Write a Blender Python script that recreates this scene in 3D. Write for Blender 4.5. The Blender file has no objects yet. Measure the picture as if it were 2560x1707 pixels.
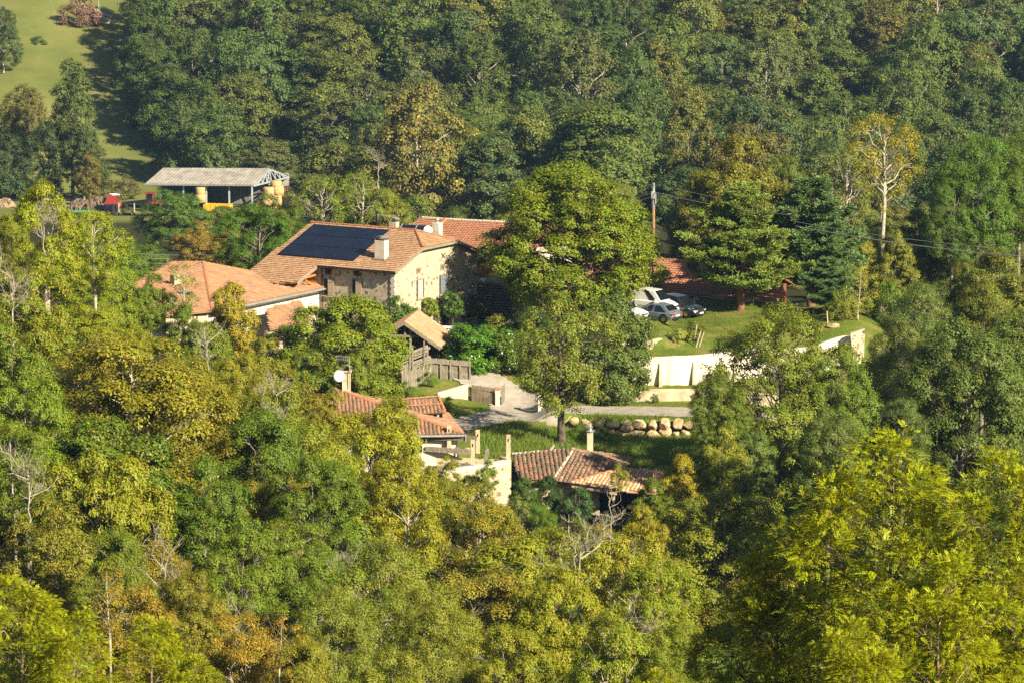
import bpy, math, random
import numpy as np
from mathutils import Vector, Matrix
R = math.radians
SC = bpy.context.scene
COL = SC.collection
# ------------------------------------------------------------------ camera
CAMZ, PITCH, FPX = 46.0, R(8.8), 9600.0
cam_d = bpy.data.cameras.new("camera"); cam = bpy.data.objects.new("camera", cam_d); COL.objects.link(cam)
cam.location = (0, 0, CAMZ); cam.rotation_euler = (R(90) - PITCH, 0, 0)
cam_d.lens = 135; cam_d.sensor_width = 36; cam_d.clip_start = 1; cam_d.clip_end = 4000
SC.camera = cam
# ------------------------------------------------------------------ light
SUN_AZ, SUN_EL = R(44.5), R(31)
sdir = Vector((math.cos(SUN_AZ) * math.cos(SUN_EL), -math.sin(SUN_AZ) * math.cos(SUN_EL), math.sin(SUN_EL)))
W = bpy.data.worlds.new("World"); SC.world = W; W.use_nodes = True
wn = W.node_tree.nodes; bg = wn["Background"]
sky = wn.new("ShaderNodeTexSky"); sky.sky_type = 'NISHITA'; sky.sun_disc = False
sky.sun_elevation = SUN_EL; sky.sun_rotation = math.atan2(sdir.x, sdir.y); sky.air_density = 1.2; sky.dust_density = 1.5
W.node_tree.links.new(sky.outputs[0], bg.inputs[0]); bg.inputs[1].default_value = 0.036
sl = bpy.data.lights.new("sun", 'SUN'); sl.energy = 5.0; sl.angle = R(0.5); sl.color = (1.0, 0.86, 0.6)
so = bpy.data.objects.new("sun", sl); COL.objects.link(so); so.rotation_euler = sdir.to_track_quat('Z', 'Y').to_euler()
so.location = (60, 100, 120)
SC.view_settings.view_transform = 'Standard'; SC.view_settings.look = 'None'
SC.view_settings.exposure = 1.32; SC.view_settings.gamma = 1.0
cy = SC.cycles
cy.max_bounces = 5; cy.diffuse_bounces = 2; cy.glossy_bounces = 2; cy.transmission_bounces = 3; cy.volume_bounces = 0
cy.transparent_max_bounces = 4; cy.use_denoising = False; cy.denoiser = 'OPENIMAGEDENOISE'; cy.denoising_input_passes = 'RGB_ALBEDO_NORMAL'; cy.denoising_prefilter = 'ACCURATE'; cy.caustics_reflective = False; cy.caustics_refractive = False
cy.sample_clamp_indirect = 3.0

# ------------------------------------------------------------------ projection helpers (photo pixels 2560x1707)
def ray(px, py):
    a = (px - 1280) / FPX; b = -(py - 853.5) / FPX
    return np.array([a, math.cos(PITCH) + b * math.sin(PITCH), -math.sin(PITCH) + b * math.cos(PITCH)])
CP = np.array([0, 0, CAMZ])
def at(px, py, Y): d = ray(px, py); return CP + d * (Y / d[1])
def atz(px, py, z): d = ray(px, py); return CP + d * ((z - CAMZ) / d[2])
def atp(px, py, p0, n): d = ray(px, py); return CP + d * (np.dot(np.array(p0) - CP, n) / np.dot(d, n))
def proj(P):
    x, y, z = P[0], P[1], P[2] - CAMZ
    f = y * math.cos(PITCH) - z * math.sin(PITCH); u = y * math.sin(PITCH) + z * math.cos(PITCH)
    return 1280 + FPX * x / f, 853.5 - FPX * u / f

# ------------------------------------------------------------------ terrain
def S(t): t = np.clip(t, 0, 1); return t * t * (3 - 2 * t)
def yA(x): return 284.0 + 0 * x
def yB(x): return 286.3 + 9.2 * S((x - 12) / 16.0)
def yC(x): return 289.0 + 0 * x
def yR(x): return 276.1 + 0 * x
def steps(x, y):
    s = 0.85 * S((y - yA(x) - .1) / .5) * S((x - 4.5) / 1.5) * S((24 - x) / 5)
    s = s + 2.15 * S((y - yB(x) - .1) / .5) * S((x - 3.5) / 3.0) * S((33 - x) / 8)
    s = s + 0.55 * S((y - yC(x) - .1) / .5) * S((x - 6.5) / 1.5) * S((12.3 - x) / 1.0)
    s = s + 1.2 * S((y - yR(x)) / .9) * S((x - 1.0) / 2.5) * S((24 - x) / 8)
    return s
cpts = []
def cp(px, py, Y): cpts.append(at(px, py, Y))
def cz(px, py, z): cpts.append(atz(px, py, z))
for q in [(985, 840, 300), (1210, 825, 309), (1050, 870, 293.8), (1105, 850, 298), (1130, 900, 291.4), (1180, 950, 287), (1243, 1015, 283), (1351, 1025, 281),
          (1300, 925, 289), (1400, 968, 285.5), (1450, 985, 284.5), (1700, 1030, 279), (1480, 1025, 280.5), (1600, 1027, 279.7), (1250, 1042, 278.5), (1150, 1062, 275), (1080, 1085, 273),
          (1580, 1010, 282.6), (1720, 1010, 282.6), (1600, 968, 285.6), (1720, 964, 285.6), (1640, 885, 288.2), (1740, 883, 288.3), (1900, 870, 291),
          (1600, 848, 290.3), (1680, 845, 290.5), (1600, 800, 301), (1700, 792, 303), (1858, 780, 304.6), (2000, 775, 306), (1760, 815, 297),
          (2150, 800, 301), (2090, 815, 298), (1900, 815, 297), (1650, 745, 311), (1850, 742, 312), (1500, 790, 302), (1400, 800, 303), (1330, 850, 300),
          (1500, 1042, 277.2), (1700, 1045, 277.0), (1650, 1098, 275.2), (1500, 1095, 274.5), (1400, 1085, 272.5), (1300, 1090, 271.5), (1200, 1090, 271.5), (1600, 1125, 271), (1700, 1120, 271)]:
    cp(*q)
for q in [(-8, 264, -4.4), (-12, 270, -3.6), (0, 262, -5.6), (6, 264, -4.9), (5, 257, -6.6), (9, 257, -7), (-3, 255, -7), (12, 262, -5.6), (18, 265, -5),
          (-15, 290, -0.6), (-22, 290, -0.4), (-30, 300, 0.2), (-30, 280, 0.5), (-20, 275, -2), (-40, 300, 1),
          (-30, 235, 9), (-20, 235, 4.5), (-10, 240, -1.5), (0, 240, -7), (10, 240, -7.5), (20, 240, -6), (30, 235, -5.5), (45, 240, -8), (-45, 240, 10), (36, 270, -5), (45, 290, -3), (32, 290, -2.5),
          (-30, 200, 7), (-15, 200, 2), (0, 200, -5), (15, 200, -6.5), (30, 200, -6), (-45, 200, 6), (45, 200, -9),
          (-25, 160, 4), (-10, 160, 0), (0, 160, -2.5), (10, 160, -3), (25, 160, -2), (-40, 160, 2), (40, 160, -5),
          (-30, 130, 7), (0, 130, 4), (30, 130, 4), (-30, 100, 10), (0, 100, 8), (30, 100, 8), (-40, 60, 24), (0, 60, 23), (40, 60, 23), (-40, 20, 39), (0, 20, 39), (40, 20, 39), (0, -40, 46), (-60, -40, 46), (60, -40, 46),
          (-120, 100, 12), (120, 100, 10), (-120, 200, 8), (120, 200, -8), (-110, 300, 3), (110, 300, -4),
          (12, 318, 0.1), (20, 318, 0.2), (12, 324, 0), (27, 318, .3), (-20, 330, 0), (0, 330, 0.2), (20, 330, 0), (40, 330, -3), (-45, 330, 0), (-20, 370, -4), (20, 370, -5), (50, 370, -8), (-50, 370, -4),
          (-20, 450, -12.5), (30, 450, -15), (90, 450, -18), (-60, 450, -12), (-110, 450, -13), (-45, 540, -21), (-80, 540, -21), (0, 540, -23), (60, 540, -26), (120, 540, -28),
          (-50, 600, -27), (-90, 600, -26.5), (0, 600, -29), (60, 600, -30), (120, 600, -30), (-50, 640, -30.8), (-80, 640, -30.5), (-100, 640, -30), (-20, 645, -31), (30, 650, -31), (100, 650, -30), (-50, 665, -30.5), (-85, 665, -29.5)]:
    cpts.append(np.array(q, float))
for Yy in (720, 800, 900, 1000, 1200):
    for xx in (-320, -200, -110, -60, -10, 50, 110, 200, 320):
        cpts.append(np.array([xx, Yy, -30 + (Yy - 665) * 0.255 + 3.0 * math.sin(xx * .045 + Yy * .01) + .01 * abs(xx)]))
for xx in (-320, -200, 200, 320):
    for Yy in (-40, 200, 400, 560, 640): cpts.append(np.array([xx, Yy, {-40: 46, 200: 2, 400: -8, 560: -24, 640: -28}[Yy]]))
cpts = np.array(cpts)
_tz = cpts[:, 2] - steps(cpts[:, 0], cpts[:, 1])
_d = np.sqrt(((cpts[:, None, :2] - cpts[None, :, :2]) ** 2).sum(2) + 1.5 ** 2)
_A = np.zeros((len(cpts) + 3,) * 2); n_ = len(cpts)
_A[:n_, :n_] = -_d - np.eye(n_) * -0.25; _A[:n_, n_] = 1; _A[n_, :n_] = 1
_A[:n_, n_ + 1:] = cpts[:, :2]; _A[n_ + 1:, :n_] = cpts[:, :2].T
_w = np.linalg.solve(_A, np.concatenate([_tz, np.zeros(3)]))
def gz(x, y):
    x = np.atleast_1d(np.asarray(x, float)); y = np.atleast_1d(np.asarray(y, float)); out = np.empty(x.size)
    xf, yf = x.ravel(), y.ravel()
    for i in range(0, xf.size, 20000):
        a, b = xf[i:i + 20000], yf[i:i + 20000]
        d = np.sqrt((a[:, None] - cpts[:, 0]) ** 2 + (b[:, None] - cpts[:, 1]) ** 2 + 1.5 ** 2)
        out[i:i + 20000] = -d @ _w[:n_] + _w[n_] + _w[n_ + 1] * a + _w[n_ + 2] * b + steps(a, b)
    return out.reshape(x.shape)
def g1(x, y): return float(gz(x, y)[0])
def gpix(px, py, lo=250, hi=340):          # where a photo ray first meets the ground
    d = ray(px, py); Y = np.linspace(lo, hi, 900); X = d[0] / d[1] * Y; Z = CAMZ + d[2] / d[1] * Y
    b = np.nonzero(gz(X, Y) >= Z)[0]
    i = b[0] if len(b) else len(Y) - 1
    return np.array([X[i], Y[i], gz(X[i], Y[i])[0]])

# ------------------------------------------------------------------ mesh helpers
def np_mesh(name, V, Q=None, T=None, smooth=False, attrs=None):
    me = bpy.data.meshes.new(name)
    nq = 0 if Q is None else len(Q); nt = 0 if T is None else len(T)
    me.vertices.add(len(V)); me.vertices.foreach_set("co", np.asarray(V, np.float32).ravel())
    loops = []
    if nq: loops.append(np.asarray(Q, np.int32).ravel())
    if nt: loops.append(np.asarray(T, np.int32).ravel())
    L = np.concatenate(loops); me.loops.add(len(L)); me.loops.foreach_set("vertex_index", L)
    st = np.concatenate([np.arange(nq) * 4, nq * 4 + np.arange(nt) * 3]).astype(np.int32)
    me.polygons.add(nq + nt); me.polygons.foreach_set("loop_start", st)
    me.update(calc_edges=True)
    if smooth: me.polygons.foreach_set("use_smooth", np.ones(nq + nt, bool))
    for k, v in (attrs or {}).items():
        a = me.attributes.new(k, 'FLOAT', 'FACE' if len(v) == nq + nt else 'POINT'); a.data.foreach_set("value", np.asarray(v, np.float32))
    me.validate(); return me

class MB:
    def __init__(s): s.v = []; s.f = []; s.r = []; s.n = 0
    def add(s, V, F, rnd=0.5):
        b = len(s.v); s.v.extend([tuple(map(float, p)) for p in V]); s.f.extend([tuple(b + i for i in f) for f in F]); s.r.extend([rnd] * len(F)); return s
    def box(s, c, dx, dy, dz, ax=(1, 0, 0), ay=None, az=(0, 0, 1), rnd=.5):   # centre and full sizes along axes
        ax = np.array(ax, float); az = np.array(az, float)
        ay = np.cross(az, ax) if ay is None else np.array(ay, float); c = np.array(c, float)
        V = [c + ax * dx * i / 2 + ay * dy * j / 2 + az * dz * k / 2 for k in (-1, 1) for j in (-1, 1) for i in (-1, 1)]
        return s.add(V, [(0, 2, 3, 1), (4, 5, 7, 6), (0, 1, 5, 4), (2, 6, 7, 3), (0, 4, 6, 2), (1, 3, 7, 5)], rnd)
    def beam(s, a, b, w, h, rnd=.5):
        a = np.array(a, float); b = np.array(b, float); d = b - a; L = np.linalg.norm(d); d /= L
        up = np.array([0, 0, 1.]) if abs(d[2]) < .95 else np.array([0, 1., 0])
        sd = np.cross(up, d); sd /= np.linalg.norm(sd); up = np.cross(d, sd)
        return s.box((a + b) / 2, L, w, h, d, sd, up, rnd)
    def prism(s, poly, t, rnd=.5):            # polygon extruded by vector t
        P = [np.array(p, float) for p in poly]; t = np.array(t, float); n = len(P)
        F = [tuple(range(n)), tuple(range(2 * n - 1, n - 1, -1))] + [(i, i + n, (i + 1) % n + n, (i + 1) % n) for i in range(n)]
        return s.add(P + [p + t for p in P], F, rnd)
    def tube(s, pts, rad, n=6, cap=True, rnd=.5):
        V, Q = tube_np(np.array(pts, float), np.broadcast_to(np.array(rad, float), (len(pts),)), n)
        b = len(s.v); s.add(V, [tuple(q) for q in Q], rnd)
        if cap:
            k = len(pts); s.f += [tuple(b + i for i in range(n))[::-1], tuple(b + (k - 1) * n + i for i in range(n))]; s.r += [rnd, rnd]
        return s
    def lathe(s, c, prof, n=12, ax=(0, 0, 1), rnd=.5):
        ax = np.array(ax, float); ax /= np.linalg.norm(ax); t = np.array([1., 0, 0]) if abs(ax[0]) < .8 else np.array([0, 1., 0])
        e1 = np.cross(ax, t); e1 /= np.linalg.norm(e1); e2 = np.cross(ax, e1); c = np.array(c, float); V = []; F = []
        for r, z in prof:
            for i in range(n):
                a = 2 * math.pi * i / n; V.append(c + ax * z + (e1 * math.cos(a) + e2 * math.sin(a)) * r)
        for j in range(len(prof) - 1):
            for i in range(n): F.append((j * n + i, j * n + (i + 1) % n, (j + 1) * n + (i + 1) % n, (j + 1) * n + i))
        F += [tuple(range(n))[::-1], tuple((len(prof) - 1) * n + i for i in range(n))]
        return s.add(V, F, rnd)
    def build(s, name, mat, parent=None, smooth=False, bevel=0):
        o0 = Vector((0, 0, 0)) if parent is None else parent.matrix_world.translation if False else Vector(root_loc.get(parent.name, (0, 0, 0)))
        me = bpy.data.meshes.new(name); me.from_pydata([(p[0] - o0.x, p[1] - o0.y, p[2] - o0.z) for p in s.v], [], s.f)
        a = me.attributes.new("rnd", 'FLOAT', 'FACE'); a.data.foreach_set("value", np.array(s.r, np.float32))
        if smooth: me.polygons.foreach_set("use_smooth", np.ones(len(me.polygons), bool))
        me.materials.append(mat); ob = bpy.data.objects.new(name, me); COL.objects.link(ob)
        if parent is not None: ob.parent = parent; root_loc[ob.name] = tuple(o0)
        if bevel:
            m = ob.modifiers.new("b", 'BEVEL'); m.width = bevel; m.segments = 2; m.limit_method = 'ANGLE'
        return ob
root_loc = {}
def tube_np(P, r, n):
    d = np.gradient(P, axis=0); d /= np.linalg.norm(d, axis=1)[:, None] + 1e-9
    ref = np.array([0.31, 0.52, 0.8]); ref = np.where(np.abs(d @ ref)[:, None] > .93, np.array([[1., 0, 0]]), ref[None])
    a = np.cross(d, ref); a /= np.linalg.norm(a, axis=1)[:, None] + 1e-9; b = np.cross(d, a)
    th = np.arange(n) * 2 * math.pi / n
    V = (P[:, None] + r[:, None, None] * (a[:, None] * np.cos(th)[None, :, None] + b[:, None] * np.sin(th)[None, :, None])).reshape(-1, 3)
    k = len(P); i = np.arange(n); j = (i + 1) % n; o = (np.arange(k - 1) * n)[:, None]
    Q = np.stack([o + i, o + j, o + n + j, o + n + i], -1).reshape(-1, 4); return V, Q
def tag(o, label, cat, group=None):
    o["label"] = label; o["category"] = cat
    if group: o["group"] = group
    return o
def thing(name, loc, label, cat, group=None):
    o = bpy.data.objects.new(name, None); COL.objects.link(o); o.empty_display_size = .3
    o.location = tuple(map(float, loc)); root_loc[o.name] = tuple(map(float, loc)); return tag(o, label, cat, group)
def struct(ob, kind='structure'): ob["kind"] = kind; return ob

# ------------------------------------------------------------------ materials
def newmat(name):
    m = bpy.data.materials.new(name); m.use_nodes = True; nt = m.node_tree; return m, nt, nt.nodes, nt.nodes["Principled BSDF"]
def ramp(nt, src, stops):
    r = nt.nodes.new("ShaderNodeValToRGB"); e = r.color_ramp.elements
    while len(e) < len(stops): e.new(0.5)
    for k, (p, c) in zip(e, stops): k.position = p; k.color = (*c, 1) if len(c) == 3 else c
    nt.links.new(src, r.inputs[0]); return r.outputs[0]
def noise(nt, scale, detail=4, coord='Object', rough=.6, vscale=None):
    tc = nt.nodes.new("ShaderNodeTexCoord"); n = nt.nodes.new("ShaderNodeTexNoise"); n.inputs["Scale"].default_value = scale
    n.inputs["Detail"].default_value = detail; n.inputs["Roughness"].default_value = rough
    if vscale:
        mp = nt.nodes.new("ShaderNodeMapping"); mp.inputs["Scale"].default_value = vscale; nt.links.new(tc.outputs[coord], mp.inputs[0]); nt.links.new(mp.outputs[0], n.inputs[0])
    else: nt.links.new(tc.outputs[coord], n.inputs[0])
    return n.outputs["Fac"]
def mix(nt, fac, a, b, mode='MIX'):
    m = nt.nodes.new("ShaderNodeMix"); m.data_type = 'RGBA'; m.blend_type = mode
    for sock, v in ((m.inputs[0], fac), (m.inputs[6], a), (m.inputs[7], b)):
        if isinstance(v, (int, float)): sock.default_value = v
        elif isinstance(v, tuple): sock.default_value = (*v, 1)
        else: nt.links.new(v, sock)
    return m.outputs[2]
def bump(nt, h, bsdf, strength=.3, dist=.05):
    b = nt.nodes.new("ShaderNodeBump"); b.inputs["Strength"].default_value = strength; b.inputs["Distance"].default_value = dist
    nt.links.new(h, b.inputs["Height"]); nt.links.new(b.outputs[0], bsdf.inputs["Normal"])
def mat_noise(name, c1, c2, scale=2.0, rough=.85, bmp=.3, metal=0, spec=.3, vscale=None, lo=.35, hi=.65):
    m, nt, ns, b = newmat(name); n = noise(nt, scale, 5, vscale=vscale)
    nt.links.new(ramp(nt, n, [(lo, c1), (hi, c2)]), b.inputs["Base Color"]); b.inputs["Roughness"].default_value = rough
    b.inputs["Metallic"].default_value = metal; b.inputs["Specular IOR Level"].default_value = spec
    if bmp: bump(nt, n, b, bmp)
    return m
def attr(nt, name):
    a = nt.nodes.new("ShaderNodeAttribute"); a.attribute_name = name; return a.outputs["Fac"]
def math_n(nt, op, a, b=None, c=None):
    m = nt.nodes.new("ShaderNodeMath"); m.operation = op
    for i, v in enumerate((a, b, c)):
        if v is None: continue
        if isinstance(v, (int, float)): m.inputs[i].default_value = v
        else: nt.links.new(v, m.inputs[i])
    return m.outputs[0]

def leaf_mat(name, transl=.28, rough=.5, hue=.035, val=.75, spec=.3):
    m, nt, ns, b = newmat(name)
    oi = ns.new("ShaderNodeObjectInfo"); rnd = attr(nt, "rnd")
    n = noise(nt, .55, 2)
    hs = ns.new("ShaderNodeHueSaturation"); nt.links.new(oi.outputs["Color"], hs.inputs["Color"])
    h1 = math_n(nt, 'MULTIPLY_ADD', rnd, hue, .5 - hue / 2); h2 = math_n(nt, 'MULTIPLY_ADD', n, -.045, .0225)
    nt.links.new(math_n(nt, 'ADD', h1, h2), hs.inputs["Hue"])
    nt.links.new(math_n(nt, 'MULTIPLY_ADD', rnd, val, 1 - val / 2), hs.inputs["Value"])
    # autumn leaves: share of them in object alpha, in patches
    rr = math_n(nt, 'FRACT', math_n(nt, 'MULTIPLY', rnd, 37.3)); am = math_n(nt, 'MULTIPLY', oi.outputs["Alpha"], math_n(nt, 'MULTIPLY', n, 2.0))
    au = math_n(nt, 'LESS_THAN', rr, am)
    ac = ramp(nt, math_n(nt, 'FRACT', math_n(nt, 'MULTIPLY', rnd, 11.7)), [(0, (.44, .37, .03)), (.5, (.40, .28, .025)), (1, (.26, .12, .02))])
    col = mix(nt, au, hs.outputs[0], ac)
    nt.links.new(col, b.inputs["Base Color"]); b.inputs["Roughness"].default_value = rough; b.inputs["Specular IOR Level"].default_value = spec
    tr = ns.new("ShaderNodeBsdfTranslucent"); nt.links.new(mix(nt, 1.0, col, (1.0, .95, .45), 'MULTIPLY'), tr.inputs[0])
    ms = ns.new("ShaderNodeMixShader"); ms.inputs[0].default_value = transl
    nt.links.new(b.outputs[0], ms.inputs[1]); nt.links.new(tr.outputs[0], ms.inputs[2])
    nt.links.new(ms.outputs[0], ns["Material Output"].inputs["Surface"]); return m
M = {}
M['leaf'] = leaf_mat("leaf"); M['leaf_far'] = leaf_mat("leaf_far", .22, .6, .05, .65, .2); M['needle'] = leaf_mat("needle", .2, .5, .04, .9)
M['leaf_gloss'] = leaf_mat("leaf_gloss", .2, .28, .04, .8, .6)
M['bark'] = mat_noise("bark", (.10, .085, .065), (.26, .23, .18), 3, .9, .5)
M['bark_dark'] = mat_noise("bark_dark", (.045, .035, .028), (.14, .115, .09), 3, .9, .6)
M['bark_pale'] = mat_noise("bark_pale", (.24, .21, .17), (.5, .46, .38), 2.5, .9, .4)
M['bark_lichen'] = mat_noise("bark_lichen", (.2, .17, .13), (.42, .24, .05), 1.3, .9, .4, lo=.5, hi=.68)
M['bark_pine'] = mat_noise("bark_pine", (.11, .06, .04), (.26, .14, .08), 3, .9, .5)
M['dead'] = mat_noise("dead_wood", (.19, .17, .14), (.42, .385, .32), 3, .9, .3)

def tile_mat(name, stops, stain=(.10, .09, .075), st=.5, rough=.85):
    m, nt, ns, b = newmat(name); c = ramp(nt, attr(nt, "rnd"), stops)
    n = noise(nt, .9, 6); n2 = noise(nt, 7, 3)
    f = ramp(nt, n, [(st, (0, 0, 0)), (st + .18, (.8, .8, .8))]); c = mix(nt, f, c, stain)
    c = mix(nt, ramp(nt, n2, [(.3, (0, 0, 0)), (.8, (.55, .55, .55))]), c, (.42, .34, .25))
    nt.links.new(c, b.inputs["Base Color"]); b.inputs["Roughness"].default_value = rough; b.inputs["Specular IOR Level"].default_value = .2; bump(nt, n2, b, .3, .03)
    return m
M['tile_house'] = tile_mat("tile_house", [(0, (.27, .14, .075)), (.5, (.36, .19, .10)), (.85, (.44, .24, .13)), (1, (.5, .37, .25))], (.17, .12, .075), .52)
M['tile_red'] = tile_mat("tile_red", [(0, (.26, .085, .045)), (.6, (.32, .105, .055)), (1, (.38, .14, .075))], (.2, .08, .05), .62)
M['tile_annex'] = tile_mat("tile_annex", [(0, (.24, .12, .07)), (.4, (.4, .19, .10)), (.8, (.5, .24, .12)), (1, (.45, .33, .22))], (.2, .15, .10), .52)
M['tile_old'] = tile_mat("tile_old", [(0, (.11, .07, .05)), (.4, (.25, .12, .075)), (.75, (.38, .15, .08)), (1, (.36, .27, .19))], (.085, .075, .055), .5)
M['tile_dark'] = tile_mat("tile_dark", [(0, (.07, .05, .04)), (.5, (.16, .09, .065)), (.8, (.30, .12, .07)), (1, (.34, .27, .25))], (.05, .045, .04), .48)
M['tile_new'] = tile_mat("tile_new", [(0, (.42, .22, .12)), (.5, (.52, .31, .18)), (1, (.6, .45, .32))], (.4, .26, .16), .66)
M['ridge_tile'] = mat_noise("ridge_tile", (.30, .11, .055), (.42, .2, .11), 5, .85, .3)
M['mortar'] = mat_noise("mortar", (.38, .33, .27), (.5, .46, .4), 6, .9, .2)

def rubble(name, plaster, share, scale=2.6, upper=None):
    m, nt, ns, b = newmat(name); tc = ns.new("ShaderNodeTexCoord")
    v = ns.new("ShaderNodeTexVoronoi"); v.inputs["Scale"].default_value = scale; v.inputs["Randomness"].default_value = 1
    nz = ns.new("ShaderNodeTexNoise"); nz.inputs["Scale"].default_value = 3.5; nt.links.new(tc.outputs["Object"], nz.inputs[0])
    vm = ns.new("ShaderNodeVectorMath"); vm.operation = 'MULTIPLY_ADD'; nt.links.new(nz.outputs["Color"], vm.inputs[0]); vm.inputs[1].default_value = (.25, .25, .25); nt.links.new(tc.outputs["Object"], vm.inputs[2])
    nt.links.new(vm.outputs[0], v.inputs["Vector"])
    sep = ns.new("ShaderNodeSeparateColor"); nt.links.new(v.outputs["Color"], sep.inputs[0])
    rad = math_n(nt, 'MULTIPLY_ADD', sep.outputs[1], .28, .2)
    inside = math_n(nt, 'LESS_THAN', v.outputs["Distance"], rad); has = math_n(nt, 'LESS_THAN', sep.outputs[0], share)
    f = math_n(nt, 'MULTIPLY', inside, has)
    if upper:
        sz = ns.new("ShaderNodeSeparateXYZ"); nt.links.new(tc.outputs["Object"], sz.inputs[0])
        n3 = noise(nt, 1.2, 3); f = math_n(nt, 'MULTIPLY', f, math_n(nt, 'LESS_THAN', math_n(nt, 'MULTIPLY_ADD', n3, 1.2, sz.outputs[2]), upper))
    st = ramp(nt, sep.outputs[2], [(0, (.10, .065, .045)), (.4, (.25, .17, .11)), (.7, (.2, .17, .14)), (1, (.4, .3, .2))])
    n = noise(nt, 2.5, 6); pl = mix(nt, ramp(nt, n, [(.3, (0, 0, 0)), (.75, (1, 1, 1))]), plaster, tuple(c * .6 for c in plaster))
    nt.links.new(mix(nt, f, pl, st), b.inputs["Base Color"]); b.inputs["Roughness"].default_value = .95; b.inputs["Specular IOR Level"].default_value = .1
    bump(nt, math_n(nt, 'ADD', f, math_n(nt, 'MULTIPLY', n, .6)), b, .5, .04); return m
M['rubble_gable'] = rubble("rubble_gable", (.52, .455, .34), .55, 2.8, 5.8)
M['rubble_long'] = rubble("rubble_long", (.55, .47, .35), .8, 2.7)
M['rubble_ruin'] = rubble("rubble_ruin", (.6, .52, .38), .55, 2.4)
M['white'] = mat_noise("white_render", (.5, .45, .37), (.66, .62, .54), 1.2, .9, .1)
M['white_wall'] = mat_noise("white_retaining_render", (.46, .41, .31), (.72, .67, .56), .9, .95, .2, vscale=(1.6, 1, .3), lo=.25, hi=.5)
M['cream_wall'] = mat_noise("cream_render", (.36, .3, .2), (.56, .49, .36), 1.3, .95, .2)
M['limestone'] = mat_noise("boulder_stone", (.27, .19, .10), (.56, .44, .28), 2.2, .95, .7)
M['wood_grey'] = mat_noise("weathered_wood", (.13, .115, .09), (.30, .27, .21), 6, .9, .4, vscale=(3, 3, .4))
M['wood_brown'] = mat_noise("brown_boards", (.09, .07, .05), (.2, .155, .11), 6, .9, .4, vscale=(3, 3, .3))
M['wood_post'] = mat_noise("pale_post", (.36, .29, .2), (.52, .44, .32), 5, .9, .3, vscale=(2, 2, .4))
M['wood_orange'] = mat_noise("orange_timber", (.35, .13, .03), (.5, .2, .05), 5, .6, .2)
M['cladding'] = mat_noise("red_brown_cladding", (.14, .05, .025), (.24, .09, .045), 5, .7, .3, vscale=(.3, .3, 4))
M['zinc'] = mat_noise("zinc", (.34, .36, .38), (.5, .52, .53), 4, .4, .1, .6)
M['dark_metal'] = mat_noise("dark_metal", (.02, .022, .028), (.05, .055, .06), 4, .4, .1, .5)
M['steel'] = mat_noise("barn_steel", (.3, .36, .42), (.45, .5, .55), 2, .5, .05, .3)
M['barn_roof'] = mat_noise("fibre_cement", (.2, .185, .17), (.34, .32, .295), .7, .9, .2)
M['barn_clad'] = mat_noise("barn_sheet", (.11, .12, .135), (.2, .21, .22), .6, .7, .1, vscale=(4, 4, .2))
M['hay'] = mat_noise("straw", (.36, .24, .10), (.55, .40, .2), 6, .95, .6)
M['black'] = mat_noise("black_rubber", (.008, .008, .008), (.02, .02, .02), 5, .7, .05)
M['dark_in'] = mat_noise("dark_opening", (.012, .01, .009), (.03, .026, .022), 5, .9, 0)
M['shutter_blue'] = mat_noise("shutter_blue", (.10, .115, .15), (.19, .21, .25), 5, .7, .1, vscale=(6, 6, .5))
M['shutter_grey'] = mat_noise("shutter_grey", (.3, .29, .28), (.45, .43, .41), 5, .8, .1, vscale=(6, 6, .5))
M['shutter_wood'] = mat_noise("shutter_wood", (.25, .19, .13), (.38, .3, .22), 5, .8, .1, vscale=(6, 6, .5))
M['plastic'] = mat_noise("white_plastic", (.7, .7, .7), (.78, .78, .78), 3, .45, 0)
M['red'] = mat_noise("red_paint", (.2, .02, .015), (.28, .04, .03), 3, .5, .05)
M['yellow'] = mat_noise("yellow_paint", (.62, .33, .02), (.75, .43, .04), 2, .55, .05)
M['rust'] = mat_noise("rust_panel", (.38, .12, .05), (.5, .2, .08), 3, .8, .1)
M['green_tarp'] = mat_noise("green_sheet", (.02, .2, .14), (.05, .3, .2), 2, .6, .1)
M['manure'] = mat_noise("brush_heap", (.06, .045, .035), (.2, .15, .11), 2.5, 1, .9)
M['earth'] = mat_noise("bare_earth", (.2, .15, .10), (.34, .26, .18), 1.2, .95, .4)
M['brushwood'] = leaf_mat("brushwood", .1, .9, .02, .9, .1)
def paint(name, c, metal=.3, rough=.3):
    m, nt, ns, b = newmat(name); n = noise(nt, 40, 1); nt.links.new(mix(nt, math_n(nt, 'MULTIPLY', n, .2), c, tuple(x * .7 for x in c)), b.inputs["Base Color"])
    b.inputs["Metallic"].default_value = metal; b.inputs["Roughness"].default_value = rough; b.inputs["Coat Weight"].default_value = .6; b.inputs["Coat Roughness"].default_value = .08; return m
M['car_dark'] = paint("car_dark_blue_grey", (.025, .032, .045), .3); M['car_white'] = paint("car_white", (.72, .73, .74), 0)
M['car_silver'] = paint("car_silver_blue", (.26, .31, .36), .6); M['car_blue'] = paint("car_pale_blue", (.2, .3, .45), .2)
M['glass'] = paint("car_glass", (.008, .012, .014), 0, .06); M['lamp_red'] = paint("tail_light", (.28, .02, .02), 0, .2); M['lamp_clear'] = paint("headlight_glass", (.55, .57, .6), .3, .12)
M['chrome'] = paint("bright_metal", (.6, .6, .62), 1, .2); M['window'] = paint("window_glass", (.02, .025, .03), 0, .08)
def solar():
    m, nt, ns, b = newmat("solar_glass"); n = noise(nt, 1.2, 2)
    nt.links.new(ramp(nt, n, [(.3, (.006, .009, .02)), (.7, (.01, .014, .03))]), b.inputs["Base Color"]); b.inputs["Roughness"].default_value = .18; b.inputs["Specular IOR Level"].default_value = .5; return m
M['solar'] = solar()

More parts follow.
